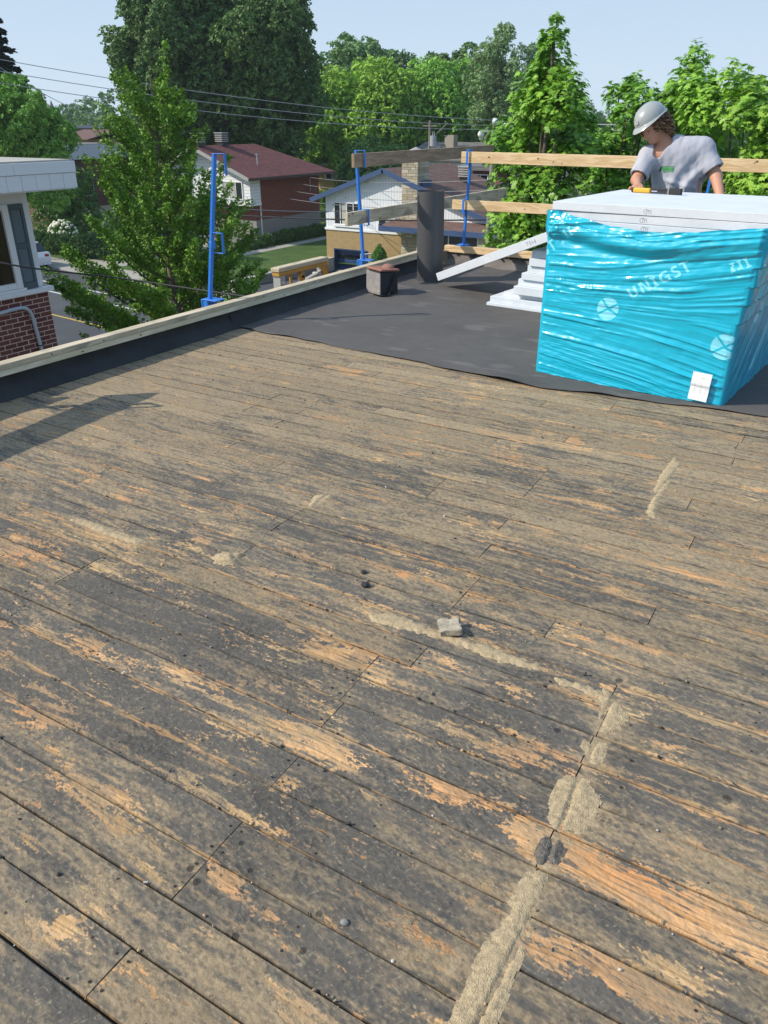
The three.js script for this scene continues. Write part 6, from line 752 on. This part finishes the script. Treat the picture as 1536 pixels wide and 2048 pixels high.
{ const R = rng(191); const list = [[-55, -43.2, 2.3, 'leafy tree in front of the flat roofed white house'], [-42.5, -70, 2.6, 'dark tree filling the gap behind the maroon roof'], [-46, -74, 2.6, 'green tree left of the yellow walled house'], [-70, -52, 3.2, 'green tree behind the flat roofed white house'], [-78, -60, 3.6, 'bushy tree left of the dark red brick house'], [-68, -66, 3.4, 'green tree below the left huge dark tree'], [-24, -80, 3.4, 'green tree far behind the white gabled house'], [-14, -62, 3.6, 'dense green tree behind the tall maple'], [-4, -60, 3.8, 'dense green tree behind the roofer'], [6, -58, 4, 'dense green tree behind the right edge maples'], [-20, -70, 3.2, 'mid green tree right of the birches'], [-37, -90, 4.2, 'dark green tree behind the white house with dark windows']];
  list.forEach(([x, z, r, label], i) => tree('background_tree', label, 'tree', [x, -6.8 + r * 1.35, z], r, r * 1.15, 14, 3000, 0.075 * r, [0.035, 0.075, 0.018], [0.08, 0.14, 0.03], 200 + i * 3, { gap: 0.8, limbs: 6, group: 'trees among the far houses' })); }

// ---------- poles, wires, cars ----------
const poleM = std(0xffffff, 0.95, { map: colorTex(64, 256, tile((u, v) => { const k = 0.55 + 0.8 * fbm(u * 10, v * 3, 3); return [0.23 * k, 0.20 * k, 0.17 * k]; })) }), wireM = std(L(0.33, 0.34, 0.35), 0.5, { metalness: 0.2 });
{ const t = thing('utility_pole', 'weathered utility pole with white globe insulators in front of the white gabled house', 'utility pole', [-14.3, GY, -32.95]); part('pole', cyl(0.16, 0.11, 8.35, 0, 0, 0, 14), poleM, t); part('cross_arm', rbx(-0.65, 0.6, 8.05, 8.15, -0.06, 0.06, 0.01), std(L(0.22, 0.26, 0.24), 0.8), t); part('sleeve', cyl(0.12, 0.13, 0.9, 0, 7.2, 0, 12), std(L(0.20, 0.27, 0.25), 0.7), t); const glob = std(L(0.7, 0.72, 0.74), 0.25); for (const [x, y] of [[-0.62, 7.98], [0, 8.46], [0.5, 8.3]]) { const g = part('insulator', new THREE.SphereGeometry(0.13, 16, 12).translate(x, y, 0), glob, t); part('insulator_cap', cyl(0.05, 0.05, 0.12, x, y - 0.2, 0, 8), M.galv, g); } part('guy_loop', tube([[0.1, 5.0, 0.1], [0.5, 5.2, 0.1], [0.75, 4.9, 0.1], [0.72, 4.5, 0.1]], 0.025, 12, 5), wireM, t); }
{ const t = thing('utility_pole', 'far utility pole with a grey can transformer above the white house', 'utility pole', [-36.4, GY, -69.2]); part('pole', cyl(0.15, 0.11, 8.6, 0, 0, 0, 12), poleM, t); part('transformer', merge([cyl(0.3, 0.3, 0.85, 0.42, 6.5, 0.1, 18), cyl(0.04, 0.03, 0.35, 0.36, 7.35, 0.1, 8), cyl(0.04, 0.03, 0.35, 0.52, 7.35, 0.1, 8)]), M.galv, t); part('cross_arm', rbx(-0.7, 0.7, 8.1, 8.2, -0.05, 0.05, 0.01), poleM, t); part('brace', taper([[0.05, 7.0, 0], [1.8, 8.4, 0]], [0.04, 0.04], 3, 6), poleM, t); }
{ const t = thing('utility_pole', 'tiny leaning utility pole among the far trees at the left', 'utility pole', [-165, GY, -145.6]); part('pole', cyl(0.24, 0.18, 11, 0, 0, 0, 10).rotateZ(0.05), poleM, t); part('cross_arm', rbx(-1.4, 1.4, 9.6, 9.8, -0.08, 0.08, 0.02), poleM, t); }
const wires = (label, a, b, sag, r = 0.02, m = wireM, grp) => single('overhead_wire', tube(cable(a, b, sag, 16), r, 40, 5), m, label, 'wire', grp);
wires('upper one of the three pale overhead wires crossing the dark trees', [-24.2, 3.55, -15.4], [-14.3, 1.70, -32.95], 0.32, 0.011); wires('middle one of the three pale overhead wires crossing the dark trees', [-24.2, 3.25, -15.2], [-14.32, 1.50, -32.95], 0.34, 0.011); wires('lowest of the three pale overhead wires crossing the dark trees', [-24.2, 2.95, -15.0], [-14.9, 1.36, -32.95], 0.36, 0.011);
wires('pale overhead wire running right from the utility pole', [-14.3, 1.66, -32.95], [8, 2.4, -31], 0.4); wires('second overhead wire running right from the utility pole', [-13.8, 1.5, -32.95], [8, 2.1, -31], 0.4);
const dropM = std(L(0.20, 0.20, 0.21), 0.6); [[-0.55, -3.0, 0.25], [-0.95, -3.25, 0.3], [-1.35, -3.55, 0.3], [-1.7, -3.9, 0.3]].forEach(([y0, y1, s], i) => wires(['topmost', 'second', 'third', 'lowest'][i] + ' thin service wire from the utility pole to the brick house', [-14.3, y0, -32.95], [-40.1, -2.3 - i * 0.42, -55.0 + i * 1.2], s, 0.016, dropM));
wires('thick black telephone cable in front of the sun porch', [-14.3, -2.15, -32.9], [-27.5, -2.4, -30.5], 0.12, 0.035, M.black); wires('paired drop wire crossing the brick house wall to the gable window', [-22.2, -1.15, -23.0], [-28.6, -3.4, -44.4], 0.15, 0.02, dropM);
wires('thin wire high over the left trees', [-46.6, 4.95, -32.8], [-165, 4.2, -145.6], 1.5, 0.03, wireM); wires('second thin wire high over the left trees', [-46.6, 4.3, -32.8], [-166, 3.6, -145.6], 1.6, 0.03, wireM);
single('overhead_cable', tube([[-11.6, 0.42, -6.1], [-9.17, 0.07, -6.08], [-8.29, -0.22, -7.23], [-6.81, -0.27, -7.35], [-5.9, -0.17, -7.0], [-5.0, 0.02, -6.62]], 0.011, 60, 7), M.black, 'sagging black cable from the neighbouring house to the left roof edge', 'cable');
function car(label, x, z, turn, y = GY) { const t = thing('parked_car', label, 'car', [x, y, z], turn), paint = new THREE.MeshPhysicalMaterial({ color: L(0.72, 0.74, 0.76), roughness: 0.3, clearcoat: 0.8, clearcoatRoughness: 0.05 });
  const ex = (pts, w, b) => new THREE.ExtrudeGeometry(new THREE.Shape(pts.map((p) => new THREE.Vector2(...p))), { depth: w - 2 * b, bevelEnabled: true, bevelThickness: b, bevelSize: b, bevelSegments: 3, steps: 1 }).translate(0, 0, -(w - 2 * b) / 2);
  part('body', ex([[-2.2, 0.35], [-2.25, 0.75], [-2.15, 0.98], [-1.2, 1.02], [1.0, 1.0], [1.9, 0.88], [2.2, 0.7], [2.2, 0.36], [1.75, 0.32], [1.6, 0.55], [1.2, 0.6], [0.9, 0.32], [-1.0, 0.32], [-1.25, 0.58], [-1.6, 0.58], [-1.8, 0.34]], 1.8, 0.07), paint, t); part('cabin', ex([[-2.0, 0.99], [-1.55, 1.5], [-0.2, 1.54], [0.35, 1.48], [1.05, 1.0]], 1.55, 0.06), M.glass, t); part('roof', rbx(-1.5, 0.35, 1.50, 1.62, -0.70, 0.70, 0.05, 3), paint, t);
  for (const s of [-0.76, 0.76]) for (const w of [-1.42, 1.38]) { const q = part('wheel', new THREE.CylinderGeometry(0.33, 0.33, 0.22, 24).rotateX(PI / 2).translate(w, 0.33, s), M.black, t); part('rim', new THREE.CylinderGeometry(0.20, 0.20, 0.03, 18).rotateX(PI / 2).translate(w, 0.33, s * 1.155), M.galv, q); } for (const s of [-0.62, 0.62]) { part('headlight', rbx(2.1, 2.25, 0.66, 0.8, s - 0.16, s + 0.16, 0.03), M.glass, t); part('tail_light', rbx(-2.33, -2.2, 0.78, 0.94, s - 0.14, s + 0.14, 0.03), std(L(0.3, 0.01, 0.01), 0.3), t); } for (const x0 of [-0.55, 0.45]) part('pillar', rbx(x0 - 0.04, x0 + 0.04, 1.0, 1.53, -0.80, 0.80, 0.02).scale(1, 1, 0.98), paint, t); return t; }
car('white car parked on the street, partly hidden by the neighbouring house', -47.8, -33.2, RA + PI, GY - 0.12); car('white car in the driveway, glimpsed through the street tree', -43.3, -42.6, -PI / 2, GY + 0.01);
{ const t = thing('church_spire', 'small brown spire far beyond the left trees', 'spire', [-238, GY, -188]); part('tower', bx(-2, 2, 0, 8.5, -2, 2), creamWall, t); part('spire', new THREE.ConeGeometry(2.2, 6.5, 8).translate(0, 11.75, 0), std(L(0.24, 0.15, 0.11), 0.8), t); }
renderer.render(scene, camera);
